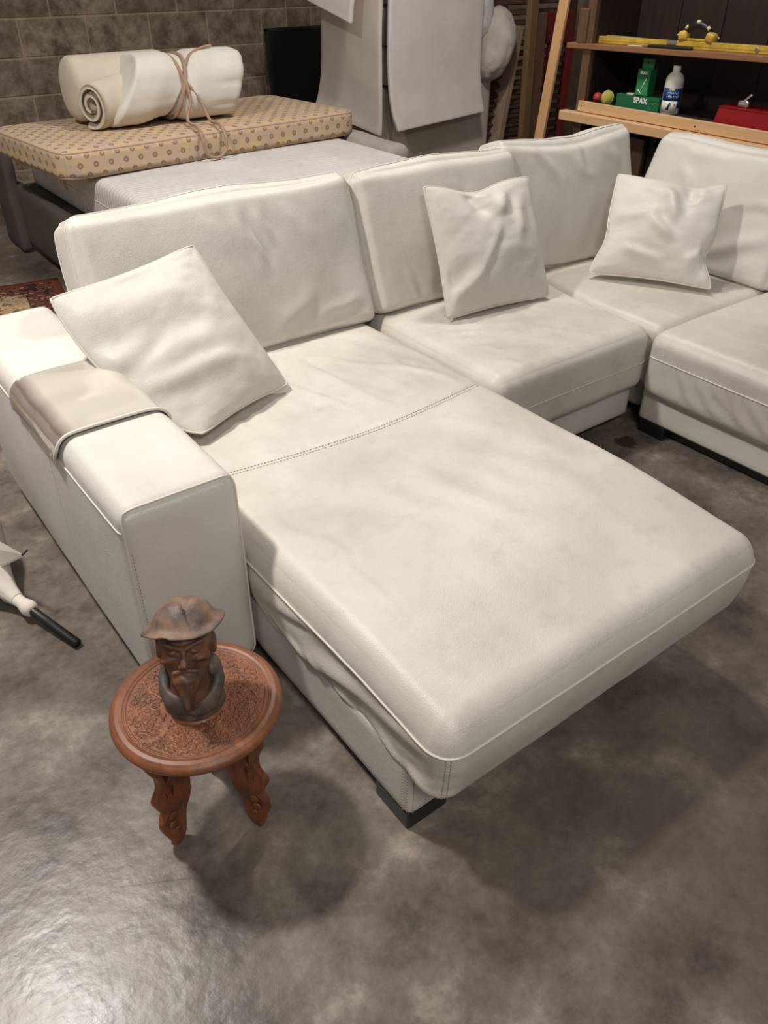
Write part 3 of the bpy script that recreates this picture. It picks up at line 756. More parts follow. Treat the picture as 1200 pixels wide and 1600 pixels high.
def leg(angle):
    cu = bpy.data.curves.new('leg_outline', 'CURVE'); cu.dimensions = '2D'; cu.fill_mode = 'BOTH'; cu.extrude = .0075; cu.bevel_depth = .0035; cu.bevel_resolution = 2
    outer = [(.050, .322), (.046, .27), (.050, .21), (.062, .145), (.080, .08), (.097, .025), (.112, .0035), (.121, .012), (.119, .030), (.128, .042), (.136, .062), (.136, .088), (.126, .106), (.119, .118), (.127, .128), (.137, .146), (.139, .166), (.130, .182), (.123, .196), (.121, .218), (.126, .236), (.135, .256), (.139, .282), (.137, .308), (.134, .322)]
    holes = [[(.100, .268), (.118, .256), (.113, .208), (.105, .200), (.096, .232)], [(.095, .192), (.103, .188), (.105, .160), (.099, .150), (.090, .172)], [(.112, .180), (.118, .172), (.117, .156), (.110, .158)]]
    for pts in [outer] + holes:
        P = spline([(a, z, 0) for a, z in pts + pts[:1]], len(pts) * 4)[:-1]
        sp_ = cu.splines.new('POLY'); sp_.points.add(len(P) - 1); sp_.use_cyclic_u = True
        for q, c_ in zip(sp_.points, P): q.co = (c_[0], c_[1], 0, 1)
    to = bpy.data.objects.new('tmp', cu); COL.objects.link(to)
    dg = bpy.context.evaluated_depsgraph_get(); me = bpy.data.meshes.new_from_object(to.evaluated_get(dg)); bpy.data.objects.remove(to)
    n_ = len(me.vertices); V = np.zeros(n_ * 3); me.vertices.foreach_get('co', V); V = V.reshape(-1, 3); Fc = [list(p.vertices) for p in me.polygons]
    # carved relief: swell towards the middle
    thick = V[:, 2] * (1 + .35 * np.sin(V[:, 1] * 60)) 
    W = np.c_[V[:, 0] * math.cos(angle) - thick * math.sin(angle) + TC[0], V[:, 0] * math.sin(angle) + thick * math.cos(angle) + TC[1], V[:, 1]]
    lo = mesh('leg', W, Fc, LEGW, tb, smooth=False)
    for z_, r_, s0 in ((.10, .112, .012), (.075, .117, .011), (.13, .098, .011), (.29, .10, .012), (.05, .108, .009)):
        for sd_ in (-1, 1):
            c_ = np.array((r_ * math.cos(angle) - sd_ * .011 * math.sin(angle) + TC[0], r_ * math.sin(angle) + sd_ * .011 * math.cos(angle) + TC[1], z_))
            pr = [(s0 * math.sin(t), s0 * -math.cos(t)) for t in np.linspace(.05, math.pi - .05, 8)]
            v_, f_ = lathe_vf(pr, 10); v_ = np.array(v_); dirn = np.array((-math.sin(angle), math.cos(angle), 0)); v_ -= np.outer(v_ @ dirn, dirn) * .6
            mesh('carved_leaf', v_ + c_, f_, LEGW, lo)
for a in (-165, -60, 68): leg(math.radians(a))
V, Fc = lathe_vf([(.0, TZ - .042), (.066, TZ - .042), (.07, TZ - .038), (.07, TZ - .026), (.066, TZ - .0225), (.0, TZ - .0225)], 40, (TC[0], TC[1], 0)); mesh('underframe', V, Fc, LEGW, tb)

# ------------------------------------------------------------------ carved bust (signed-distance sculpt, units cm)
def surf_nets(F, lo, h):
    nx, ny, nz = F.shape; ins = F < 0
    c = np.zeros((nx - 1, ny - 1, nz - 1, 3)); cnt = np.zeros((nx - 1, ny - 1, nz - 1))
    offs = [(0, 0, 0), (1, 0, 0), (0, 1, 0), (1, 1, 0), (0, 0, 1), (1, 0, 1), (0, 1, 1), (1, 1, 1)]
    sl = lambda o: F[o[0]:nx - 1 + o[0], o[1]:ny - 1 + o[1], o[2]:nz - 1 + o[2]]
    for i in range(8):
        for ax in range(3):
            if offs[i][ax]: continue
            o2 = list(offs[i]); o2[ax] = 1
            a, b_ = sl(offs[i]), sl(o2); m_ = (a < 0) != (b_ < 0)
            t = np.where(m_, a / np.where(m_, a - b_, 1), 0)
            for d in range(3): c[..., d] += np.where(m_, offs[i][d] + (t if d == ax else 0), 0)
            cnt += m_
    act = cnt > 0; idx = -np.ones(act.shape, int); idx[act] = np.arange(act.sum())
    I = np.argwhere(act); V = (I + c[act] / cnt[act][:, None]) * h + lo
    Fc = []
    for ax in range(3):
        a = [slice(None)] * 3; b_ = [slice(None)] * 3; a[ax] = slice(0, -1); b_[ax] = slice(1, None)
        ia, ib = ins[tuple(a)], ins[tuple(b_)]; E_ = np.argwhere(ia != ib)
        u, v_ = (ax + 1) % 3, (ax + 2) % 3
        E_ = E_[(E_[:, u] > 0) & (E_[:, v_] > 0) & (E_[:, u] < F.shape[u] - 1) & (E_[:, v_] < F.shape[v_] - 1)]
        if not len(E_): continue
        q = []
        for du, dv in ((0, 0), (-1, 0), (-1, -1), (0, -1)):
            k = E_.copy(); k[:, u] += du; k[:, v_] += dv; q.append(idx[k[:, 0], k[:, 1], k[:, 2]])
        q = np.stack(q, 1); fl2 = ins[E_[:, 0], E_[:, 1], E_[:, 2]]; q[~fl2] = q[~fl2][:, ::-1]; Fc.append(q)
    return V, np.vstack(Fc)
def smin(a, b_, k=.5): h = np.clip(.5 + .5 * (b_ - a) / k, 0, 1); return b_ * (1 - h) + a * h - k * h * (1 - h)
def smax(a, b_, k=.5): return -smin(-a, -b_, k)
def ell(X, c, r):
    q = [(X[i] - c[i]) / r[i] for i in range(3)]; k0 = np.sqrt(sum(a * a for a in q)); k1 = np.sqrt(sum((a / r[i]) ** 2 for i, a in enumerate(q))) + 1e-6
    return k0 * (k0 - 1) / k1
def cap(X, a, b_, ra, rb):
    a = np.array(a, float); b_ = np.array(b_, float); d = b_ - a; L = d @ d
    t = np.clip(sum((X[i] - a[i]) * d[i] for i in range(3)) / L, 0, 1)
    return np.sqrt(sum((X[i] - a[i] - t * d[i]) ** 2 for i in range(3))) - (ra + (rb - ra) * t)
h = .16
lo = np.array((-8.5, -9.5, -.6)); dims = (107, 128, 158)
G = np.meshgrid(*[lo[i] + np.arange(dims[i]) * h for i in range(3)], indexing='ij')
G0 = G; X, Y, Z = G
def tilted(a, py, pz, oy, oz):
    y, z = Y0 - py, Z0 - pz; return y * math.cos(a) - z * math.sin(a) + py + oy, y * math.sin(a) + z * math.cos(a) + pz + oz
Y0, Z0 = G[1], G[2]
Y, Z = tilted(.40, 0.0, 7.0, 1.0, 0.0); X = X / 1.12; G = [X, Y, Z]; AX = [np.abs(X), Y, Z]   # the head looks up
head = ell(G, (0, .3, 14.3), (4.1, 4.7, 6.2)); head = smin(head, ell(G, (0, -.9, 10.2), (3.1, 3.5, 4.4)), 1.2)
head = smin(head, cap(G, (0, .8, 3.5), (0, .6, 9), 3.3, 3.1), .8)
head = smin(head, ell(AX, (2.35, -3.0, 12.2), (1.5, 1.5, 1.1)), .6)           # cheekbones
head = smax(head, -ell(AX, (2.6, -4.3, 10.2), (1.0, 1.4, 1.7)), .7)           # hollow cheeks
head = smax(head, -ell(AX, (1.65, -5.2, 13.7), (1.15, 1.25, .95)), .4)        # eye sockets
head = smin(head, ell(AX, (1.6, -3.75, 13.65), (.85, .7, .55)), .15)          # eyes
head = smin(head, cap(AX, (.85, -4.25, 14.05), (2.5, -3.75, 13.85), .2, .16), .1)  # upper lids
head = smin(head, cap(AX, (.75, -4.1, 13.15), (2.4, -3.7, 13.2), .16, .14), .1)
head = smin(head, cap(AX, (.55, -4.75, 14.55), (2.9, -3.85, 15.35), .5, .38), .25)  # frowning brows
head = smax(head, -cap(AX, (.35, -5.1, 14.9), (.4, -5.0, 16.2), .16, .1), .12)      # frown furrows
head = smin(head, cap(G, (0, -4.4, 14.4), (0, -6.0, 11.7), .42, .62), .35)    # nose
head = smin(head, ell(AX, (.62, -5.25, 11.5), (.45, .55, .4)), .25)           # nostrils
head = smax(head, -cap(AX, (1.0, -5.3, 11.6), (2.2, -4.4, 9.9), .18, .14), .2)
head = smin(head, cap(AX, (.15, -5.15, 10.75), (1.5, -4.75, 10.35), .42, .5), .2)   # moustache
head = smin(head, cap(AX, (1.5, -4.75, 10.35), (2.05, -4.1, 8.3), .5, .26), .2)
head = smin(head, ell(G, (0, -4.75, 9.75), (.95, .55, .34)), .12)             # lower lip
head = smin(head, ell(G, (0, -3.9, 8.3), (1.75, 1.35, 1.5)), .35)             # chin
head = smin(head, cap(G, (0, -4.3, 8.4), (-.1, -5.7, 4.0), 2.05, .45), .4)    # goatee
for k in range(5):
    x = -1.0 + .5 * k; head = smax(head, -cap(G, (x * 1.3, -6.35 + .3 * abs(k - 2), 8.4), (x * .35, -6.3, 4.4), .13, .07), .12)
head = smin(head, ell(AX, (4.15, .7, 13.2), (.65, 1.25, 2.0)), .3)            # ears
head = smax(head, -ell(AX, (4.75, .35, 13.4), (.35, .65, 1.2)), .15)
head = head + .06 * np.sin(X * 2.1 + Z * 1.3) * np.sin(Y * 1.7) 
head = smax(head, Z - 18.5, .3); head = smax(head, 1.8 - Z0, .2)
# hat: crown and uneven drooping brim
Zt = Z - .10 * X - .05 * Y
ang = np.arctan2(Y, X); rad = np.hypot(X, Y - .2)
wave = .35 * np.sin(2 * ang + .5) + .22 * np.sin(3 * ang + 1.8)
brim = ell([X, Y - .2, Zt - wave * sstep(3, 7, rad) + .12 * (np.clip(rad - 4, 0, 5)) ** 1.2], (0, 0, 17.5), (6.55, 6.4, .85))
crown = ell([X, Y, Zt], (0, .4, 17.3), (5.0, 5.1, 4.7)); crown = smax(crown, 16.9 - Zt, .3)
hat = smin(crown, brim, .9)
hat = smax(hat, -ell([X, Y, Z], (-3.2, -6.0, 16.4), (1.5, 1.2, .8)), .3)      # chipped notch
hat = hat + .10 * np.sin(X * 1.4 + 1) * np.sin(Y * 1.2 + .4) * np.cos(Z)
hat = smin(hat, cap(G, (.2, -3.0, 21.9), (.5, -4.3, 20.6), .25, .2), .3)
hat = smax(hat, -ell(G, (0, .3, 14.3), (3.6, 4.2, 3.4)), .2)
# coat with standing collar
G = G0; X, Y, Z = G; AX = [np.abs(X), Y, Z]; ang = np.arctan2(Y, X)
coat = ell(G, (0, .4, .8), (5.5, 4.9, 5.2)); 
coat = smin(coat, ell(G, (0, .4, -1), (4.6, 4.3, 7)), .5)
ringr = np.sqrt((X / 1.08) ** 2 + (Y - .4) ** 2); zc = 5.6 + .50 * (Y - .4) + .5 * np.sin(ang * 3 + .8) * 1.0
col_ = np.sqrt(((ringr - 4.45) / .95) ** 2 + ((Z - zc) / 2.0) ** 2) - 1; coat = smin(coat, col_ * .9, .35)
coat = smin(coat, ell(G, (3.9, .5, 8.4), (1.1, 1.6, 1.7)), .5)
coat = smax(coat, -cap(G, (0, -4.7, 6.8), (0, -5.3, 2.6), 1.7, .2), .3)
coat = smax(coat, -cap(AX, (1.1, -5.0, 3.6), (2.6, -4.6, 1.4), .16, .12), .2)
coat = coat + .08 * np.sin(X * 1.8 + .3) * np.sin(Z * 1.4 + Y)
coat = smax(coat, -Z, .15)
def m_bust(name, ca, cb, cc):
    m, nt, b = newmat(name, ca, .55); v = coords(nt)
    f = noise(nt, v, 22, 6, .65, .6); c = ramp(nt, f, [(.3, cb), (.5, ca), (.72, cc)])
    nt.links.new(c, b.inputs['Base Color']); g = bump(nt, b, noise(nt, v, 70, 5, .6), .0015, .6); return m
BHEAD = m_bust('bust_wood', srgb(92, 60, 43), srgb(52, 37, 32), srgb(132, 80, 48))
BHAT = m_bust('bust_hat_wood', srgb(116, 94, 80), srgb(70, 60, 60), srgb(150, 116, 90))
BCOAT = m_bust('bust_coat_paint', srgb(86, 77, 73), srgb(54, 51, 53), srgb(116, 96, 82))
BZ = TZ - .0038; BC = np.array((TC[0] - .004, TC[1] - .006)); bust = thing('carved_bust', 'carved wooden bust of a bearded figure in a brimmed hat on the side table', 'bust', (BC[0], BC[1], BZ))
ba = math.radians(-27); bsc = .0107
for nm, Fd, mt in (('head', head, BHEAD), ('hat', hat, BHAT), ('coat', coat, BCOAT)):
    V, Fc = surf_nets(Fd, lo, h)
    for it in range(2):   # light smoothing
        A = np.zeros_like(V); cn_ = np.zeros(len(V))
        for k in range(4):
            np.add.at(A, Fc[:, k], V[Fc[:, (k + 1) % 4]]); np.add.at(cn_, Fc[:, k], 1)
        V = .6 * V + .4 * A / cn_[:, None]
    V = V * bsc
    W = np.c_[V[:, 0] * math.cos(ba) - V[:, 1] * math.sin(ba) + BC[0], V[:, 0] * math.sin(ba) + V[:, 1] * math.cos(ba) + BC[1], V[:, 2] + BZ]
    mesh(nm, W, Fc, mt, bust)

# ------------------------------------------------------------------ parasol lying at the left edge
ps = thing('folded_parasol', 'folded white parasol with black pole lying on the floor at the left edge', 'parasol', (-.3, .75, 0))
tip = np.array((-.086, .372, .014)); dirp = np.array((-.062, .185, .022)); dirp /= np.linalg.norm(dirp)
tube('pole', [tip, tip + dirp * .45], .0125, BLACKP, ps, 14)
def along(t, up=0, side=0):
    sd_ = np.cross(dirp, (0, 0, 1.)); sd_ /= np.linalg.norm(sd_); return tip + dirp * t + np.array((0, 0, up)) + sd_ * side
pts = [along(t) for t in (.185, .19, .205, .22, .235, .26, .29)]
tube('canopy_collar', pts, [.012, .021, .024, .021, .017, .019, .026], PARASOL, ps, 20)
V = []; Fc = []; nsg = 28; nt_ = 26
for i in range(nt_):
    sm_ = sstep(-.02, .28, np.array([i / nt_]))[0]; t = .255 + i * .035; R0 = .018 + .088 * sm_
    for k in range(nsg):
        a = 2 * math.pi * k / nsg; rad_ = R0 * (1 + .26 * sm_ * math.cos(8 * a + .3 * i * .2)) ; sd_ = np.cross(dirp, (0, 0, 1.)); sd_ /= np.linalg.norm(sd_); up_ = np.cross(sd_, dirp)
        V.append(along(t, .092 * sm_) + rad_ * (math.cos(a) * sd_ + math.sin(a) * up_))
for i in range(nt_ - 1):
    for k in range(nsg): Fc.append([i * nsg + k, i * nsg + (k + 1) % nsg, (i + 1) * nsg + (k + 1) % nsg, (i + 1) * nsg + k])
cano = mesh('canopy', V, Fc, PARASOL, ps)
# a loose pleat ending in a rib tip
a0 = along(.40, .10, .02); a1 = np.array((-.118, .585, .20)); a2 = along(.62, .12, .03); a3 = along(.33, .07, .02)
V = [a0, a3, a1, a2, a0 + (0, 0, -.008), a3 + (0, 0, -.008), a1 + (0, 0, -.006), a2 + (0, 0, -.008)]
mesh('canopy_pleat', V, [[0, 1, 2], [0, 2, 3], [4, 6, 5], [4, 7, 6], [1, 5, 6, 2], [2, 6, 7, 3]], PARASOL, ps, smooth=False)
tube('rib_tip', [a1 - np.array((.004, 0, 0)), a1 + np.array((.014, .010, .003))], .0028, BLACKP, ps, 8)

# ------------------------------------------------------------------ rug
m, nt, b = newmat('red_rug', srgb(120, 60, 50), .95, spec=.1); RUGM = m
tc = N(nt, 'ShaderNodeTexCoord'); sx = N(nt, 'ShaderNodeSeparateXYZ'); nt.links.new(tc.outputs['UV'], sx.inputs[0])
ed = math_(nt, 'MINIMUM', math_(nt, 'SUBTRACT', 0.0, sx.outputs['X']), math_(nt, 'SUBTRACT', 0.0, sx.outputs['Y']))   # distance from far/right edges
mp = N(nt, 'ShaderNodeMapping'); mp.inputs['Scale'].default_value = (20, 20, 20); nt.links.new(tc.outputs['UV'], mp.inputs['Vector'])
pat = N(nt, 'ShaderNodeTexVoronoi'); pat.inputs['Scale'].default_value = 1.1; nt.links.new(mp.outputs['Vector'], pat.inputs['Vector'])
border = ramp(nt, pat.outputs['Distance'], [(.15, srgb(160, 116, 88)), (.3, srgb(86, 52, 48)), (.5, srgb(112, 72, 60)), (.7, srgb(58, 42, 44))], 'CONSTANT')
field = ramp(nt, noise(nt, mp.outputs['Vector'], 1.1, 3, .6, 1.0), [(.42, srgb(120, 92, 70)), (.48, srgb(190, 168, 136)), (.62, srgb(170, 140, 104))])
zone = ramp(nt, ed, [(0, srgb(150, 66, 52)), (.06, (0, 0, 0)), (.25, (1, 1, 1))], 'CONSTANT')
isb = math_(nt, 'LESS_THAN', ed, .045); isf = math_(nt, 'GREATER_THAN', ed, .20)
c = mixc(nt, isf, border, field); c = mixc(nt, isb, c, srgb(136, 74, 60))
nt.links.new(c, b.inputs['Base Color']); bump(nt, b, noise(nt, mp.outputs['Vector'], 40, 2), .003, .5)
ra = math.radians(-9.5); cR = np.array((.842, 3.335))
ex = np.array((math.cos(ra), math.sin(ra))); ey = np.array((-math.sin(ra), math.cos(ra)))
def rugp(u, v_, z): p = cR + ex * u + ey * v_; return (p[0], p[1], z)
nu, nv = 26, 20; V = []; uv = []; Fc = []
for i in range(nu + 1):
    for j in range(nv + 1):
        u, v_ = -2.0 * i / nu, -1.35 * j / nv; V.append(rugp(u, v_, .010 + .002 * math.sin(u * 7 + v_ * 5))); uv.append((u, v_))
for i in range(nu):
    for j in range(nv): a = i * (nv + 1) + j; Fc.append([a, a + 1, a + nv + 2, a + nv + 1])
nb = len(V); rimi = [i * (nv + 1) for i in range(nu + 1)] + [nu * (nv + 1) + j for j in range(1, nv + 1)] + [i * (nv + 1) + nv for i in range(nu - 1, -1, -1)] + [j for j in range(nv - 1, 0, -1)]
for k in rimi: V.append((V[k][0], V[k][1], 0.0)); uv.append(uv[k])
for k in range(len(rimi)): k2 = (k + 1) % len(rimi); Fc.append([rimi[k], rimi[k2], nb + k2, nb + k])
tag(mesh('patterned_rug', V, Fc, RUGM, uv=np.array(uv)), 'red patterned rug on the floor behind the armrest', 'rug')

# ------------------------------------------------------------------ bed with mattresses behind the sofa
bed = thing('upholstered_bed_base', 'dark grey upholstered bed base under the white mattress', 'bed', (1.95, 3.1, 0))
Soft((.815, .93, .16), (.02,) * 3, (0, 0, 0), Matrix.Translation((1.755, 3.10, .22)), base_disp).build('frame', (20, 20, 6), DARKUPH, bed)
Soft((.03, .93, .175), (.018,) * 3, (0, 0, 0), Matrix.Translation((.905, 3.10, .225)), base_disp).build('side_panel', (4, 20, 8), DARKUPH, bed)
Soft((.035, .16, .30), (.02,) * 3, (0, 0, 0), Matrix.Translation((.86, 4.06, .31)), base_disp).build('corner_panel', (4, 8, 12), DARKUPH, bed)
def mat_disp(X, P, Nn): return .003 * fbm(X * 2.5, 8) + np.clip(Nn[:, 2], 0, 1) * .0009 * np.sin(X[:, 1] * 130)
m, nt, b = newmat('mattress_knit', srgb(206, 200, 196), .9, spec=.2); MATW = m
v = coords(nt); nt.links.new(ramp(nt, noise(nt, v, 4, 4), [(.3, srgb(196, 190, 186)), (.7, srgb(210, 205, 201))]), b.inputs['Base Color'])
wv = N(nt, 'ShaderNodeTexWave'); wv.inputs['Scale'].default_value = 9; wv.bands_direction = 'Y'; wv.inputs['Distortion'].default_value = 3; wv.inputs['Detail'].default_value = 2; nt.links.new(v, wv.inputs['Vector'])
bump(nt, b, wv.outputs['Fac'], .005, .45)
wm = thing('white_mattress', 'white ribbed mattress on the dark bed base, under the dotted mattress', 'mattress', (1.98, 3.1, .38))
wms = Soft((.795, .86, .12), (.05, .05, .05), (0, 0, .008), Matrix.Translation((1.775, 3.06, .50)), mat_disp)
wmo = wms.build('cover', (60, 90, 12), MATW, wm)
V, Fc = tube_vf(wms.path(perim(2, .1, 160), .0), .003, 5, True); mesh('piping', V, Fc, FOAM, wmo)
tube('handle_loop', spline([(.983, 3.30, .47), (.965, 3.30, .50), (.962, 3.29, .535), (.965, 3.26, .535), (.965, 3.255, .50), (.983, 3.26, .47)], 24), .007, FOAM, wm, 8)

# dotted mattress
m, nt, b = newmat('dotted_ticking', srgb(190, 165, 140), .9, spec=.2); DOT = m
tc = N(nt, 'ShaderNodeTexCoord'); sx = N(nt, 'ShaderNodeSeparateXYZ'); nt.links.new(tc.outputs['UV'], sx.inputs[0])
px, py = .080, .045
row = math_(nt, 'FLOOR', math_(nt, 'DIVIDE', math_(nt, 'ADD', sx.outputs['Y'], 10 * py + py / 2), py))
sh = math_(nt, 'MULTIPLY', math_(nt, 'MODULO', row, 2.0), px / 2)
uu = math_(nt, 'SUBTRACT', math_(nt, 'MULTIPLY', math_(nt, 'FRACT', math_(nt, 'DIVIDE', math_(nt, 'ADD', sx.outputs['X'], math_(nt, 'ADD', sh, 20 * px)), px)), px), px / 2)
vv = math_(nt, 'SUBTRACT', math_(nt, 'MULTIPLY', math_(nt, 'FRACT', math_(nt, 'DIVIDE', math_(nt, 'ADD', sx.outputs['Y'], 10 * py + py / 2), py)), py), py / 2)
def dist(nt, a, b_): return math_(nt, 'SQRT', math_(nt, 'ADD', math_(nt, 'MULTIPLY', a, a), math_(nt, 'MULTIPLY', b_, b_)))
d1 = dist(nt, uu, vv); half = math_(nt, 'SUBTRACT', math_(nt, 'ABSOLUTE', uu), px / 2); d2 = dist(nt, half, vv)
nz = noise(nt, tc.outputs['UV'], 9, 3)
basec = ramp(nt, nz, [(.38, srgb(190, 166, 146)), (.55, srgb(194, 170, 142)), (.66, srgb(200, 176, 128))])
c = mixc(nt, ramp(nt, d1, [(.0, (.35, .35, .35)), (.004, (.35, .35, .35)), (.0065, (.95, .95, .95)), (.0125, (.95, .95, .95)), (.015, (0, 0, 0))]), basec, srgb(134, 108, 90))
c = mixc(nt, ramp(nt, d2, [(.004, (.55, .55, .55)), (.010, (0, 0, 0))]), c, mixc(nt, math_(nt, 'GREATER_THAN', math_(nt, 'FRACT', math_(nt, 'MULTIPLY', math_(nt, 'FLOOR', math_(nt, 'DIVIDE', sx.outputs['X'], px)), .37)), .5), srgb(208, 172, 96), srgb(160, 164, 168)))
nt.links.new(c, b.inputs['Base Color']); bump(nt, b, noise(nt, tc.outputs['UV'], 30, 3), .006, .3)
TICKP, nt, b = newmat('ticking_piping', srgb(186, 158, 138), .9)
dm = thing('dotted_mattress', 'beige dotted single mattress carrying the rolled topper', 'mattress', (1.75, 3.3, .62))
Mz = Matrix.Translation((1.715, 3.30, .692)) @ Matrix.Rotation(math.radians(5.5), 4, 'Z')
dms = Soft((.93, .46, .066), (.11, .11, .02), (0, 0, .006), Mz, lambda X, P, Nn: .003 * fbm(X * 4, 12), pw=.5)
dmo = dms.build('cover', (80, 44, 10), DOT, dm)
for z_ in (.86, -.86):
    V, Fc = tube_vf(dms.path(perim(2, z_, 240), .001), .0055, 6, True); mesh('piping', V, Fc, TICKP, dmo)

# rolled topper
rl_ = thing('rolled_mattress_topper', 'rolled white mattress topper tied with a strap on the dotted mattress', 'mattress topper', (1.55, 3.3, .765))
# rear fold
Soft((.30, .135, .155), (.06, .12, .13), (0, 0, 0), Matrix.Translation((1.42, 3.42, .935)) @ Matrix.Rotation(.05, 4, 'Z'), lambda X, P, Nn: .004 * fbm(X * 4, 3)).build('rear_fold', (30, 20, 24), TOPPERB, rl_)
# inner spiral, as a thick rolled sheet
def spiral(t): a = -1.4 + t * 2 * math.pi * 2.05; r = .024 + .066 * t; return np.array((r * math.cos(a) * 1.0, r * math.sin(a) * 1.18))
ts = np.linspace(0, 1, 110); C2 = np.array([spiral(t) for t in ts]); T2 = np.gradient(C2, axis=0); T2 /= np.linalg.norm(T2, axis=1)[:, None]; N2 = np.c_[-T2[:, 1], T2[:, 0]]
thk = .0150; secs = np.linspace(1.135, 1.50, 16); V = []; Fc = []
outl = np.vstack([C2 + N2 * thk, (C2 - N2 * thk)[::-1]]); nO = len(outl)
for i, x in enumerate(secs):
    e = 1 - .35 * (1 if i in (0,) else 0)
    mid = np.vstack([C2, C2[::-1]])
    o2 = mid + (outl - mid) * e
    g2 = 1.0 + .15 * (i / 15)
    for q in o2:
        lx, ly = (x - 1.135), q[0] * g2; V.append((1.165 + lx * .87 - ly * .49, 3.170 + lx * .49 + ly * .87, .885 + (q[1] * g2) + .02 * (i / 15)))
for i in range(len(secs) - 1):
    for k in range(nO): k2 = (k + 1) % nO; Fc.append([i * nO + k, i * nO + k2, (i + 1) * nO + k2, (i + 1) * nO + k])
nh = len(C2)
for i_ in (0, len(secs) - 1):
    for k in range(nh - 1): Fc.append([i_ * nO + k, i_ * nO + k + 1, i_ * nO + nO - 2 - k, i_ * nO + nO - 1 - k])
mesh('inner_roll', V, Fc, TOPPERB, rl_)
# outer wrap: loft along x with a waist where the strap pulls it in
def wrap_loft(name, xs, scale, quilt, shift):
    V = []; Fc = []; n_ = 72
    for i, x in enumerate(xs):
        s0 = scale(x)
        for k in range(n_):
            a = 2 * math.pi * k / n_; ca, sa = math.cos(a), math.sin(a)
            r = (abs(ca) ** 2.6 + abs(sa) ** 2.6) ** (-1 / 2.6)
            q = quilt(a, x); V.append((x + shift(a), 3.235 + .178 * r * ca * s0 * q, .768 + .166 + (.166 * r * sa * s0 * q)))
    for i in range(len(xs) - 1):
        for k in range(n_): k2 = (k + 1) % n_; Fc.append([i * n_ + k, i * n_ + k2, (i + 1) * n_ + k2, (i + 1) * n_ + k])
    Fc.append(list(range(n_))[::-1]); Fc.append([(len(xs) - 1) * n_ + k for k in range(n_)])
    V = np.array(V); V[:, 2] = np.maximum(V[:, 2], .768)
    V += (.003 * fbm(V * 9, 77))[:, None]
    V[:, 2] = np.maximum(V[:, 2], .768)
    return mesh(name, V, Fc, TOPPER, rl_)
def sc1(x):
    u = (x - 1.335) / (1.64 - 1.335); e = min(1, u / .07); return (.86 + .14 * math.sqrt(max(0, 1 - (1 - e) ** 2))) * (1.0 - .16 * sstep(.45, 1, np.array([u]))[0])
wrap_loft('outer_wrap', np.r_[np.linspace(1.335, 1.37, 8), np.linspace(1.38, 1.64, 24)], sc1, lambda a, x: 1 - .012 * abs(math.sin(a * 6)) ** 8, lambda a: .10 * math.sin(a) * (1 if True else 0))
def sc2(x):
    u = (x - 1.64) / (2.0 - 1.64); e = min(1, (1 - u) / .12); return (.84 + .16 * sstep(0, .22, np.array([u]))[0]) * (.80 + .20 * math.sqrt(max(0, 1 - (1 - e) ** 2)))
wrap_loft('folded_end', np.r_[np.linspace(1.64, 1.93, 24), np.linspace(1.935, 1.995, 12)], sc2, lambda a, x: 1 - .045 * abs(math.cos(a * 5 + .5)) ** 10 * sstep(1.75, 1.93, np.array([x]))[0], lambda a: .05 * math.sin(a))
# strap and its hanging loop
def ring(x0, tilt, sc):
    t = np.linspace(0, 2 * math.pi, 60, endpoint=False); out = []
    for a in t:
        ca, sa = math.cos(a), math.sin(a); r = (abs(ca) ** 2.6 + abs(sa) ** 2.6) ** (-1 / 2.6)
        out.append((x0 + tilt * sa, 3.235 + .178 * r * ca * sc, max(.769, .768 + .166 + .166 * r * sa * sc)))
    return np.array(out)
strap_o = tube('strap', ring(1.645, .05, .90), .0105, STRAP, rl_, 8, True)
tube('strap', ring(1.66, -.035, .90), .0105, STRAP, rl_, 8, True)
tube('strap_loop', spline([(1.66, 3.075, .98), (1.665, 3.055, .88), (1.625, 3.03, .79), (1.60, 2.86, .782), (1.585, 2.79, .735), (1.60, 2.785, .665), (1.66, 2.785, .640), (1.715, 2.79, .675), (1.72, 2.80, .745), (1.73, 2.87, .785), (1.74, 3.0, .787), (1.72, 3.055, .88), (1.67, 3.075, .96)], 90), .0085, STRAP, rl_, 8)
tube('strap', spline([(1.68, 3.10, 1.04), (1.74, 3.15, 1.085), (1.84, 3.2, 1.108), (1.90, 3.22, 1.112)], 30), .0075, STRAP, rl_, 8)

# ------------------------------------------------------------------ dark board leaning on the wall
bp = thing('black_board', 'flat black board leaning on the block wall beside the foam sheets', 'board', (3.75, 5.0, 0))
Mb = Matrix.Translation((3.285, 4.93, 0)) @ Matrix.Rotation(math.radians(-6), 4, 'X')
box('panel', (0, 0, 0), (.98, .02, 1.03), BLACKP, bp, .003, Mb)
FRB, nt, b = newmat('black_frame', (.02, .018, .018), .5)
for lo_, hi_ in (((-.006, -.006, 0), (.022, .026, 1.03)), ((-.006, -.006, 1.012), (.98, .026, 1.036))): box('edge_strip', lo_, hi_, FRB, bp, .002, Mb)

# ------------------------------------------------------------------ grey armchair block with foam sheets
ga = thing('grey_upholstered_block', 'grey upholstered seat block under the draped foam sheets', 'seat block', (3.68, 3.75, 0))
Soft((.465, .40, .38), (.02,) * 3, (0, 0, 0), Matrix.Translation((3.665, 3.72, .40)), base_disp).build('body', (20, 20, 20), GREYUPH, ga)
PADG = m_fabric('grey_pad_fabric', srgb(168, 160, 153), srgb(154, 146, 139), 400)
gp_ = Soft((.085, .72, .315), (.06, .06, .06), (.0, .0, .01), Matrix.Translation((2.672, 3.22, .315)), lambda X, P, Nn: .008 * fbm(X * [9, 4, 9], 4))
tag(gp_.build('grey_arm_pad', (10, 50, 24), PADG), 'long grey fabric arm pad between the white mattress and the draped foam sheets', 'arm pad')
fs = thing('folded_foam_stack', 'tall folded foam block standing on the grey seat block', 'foam block', (3.62, 3.7, .785))
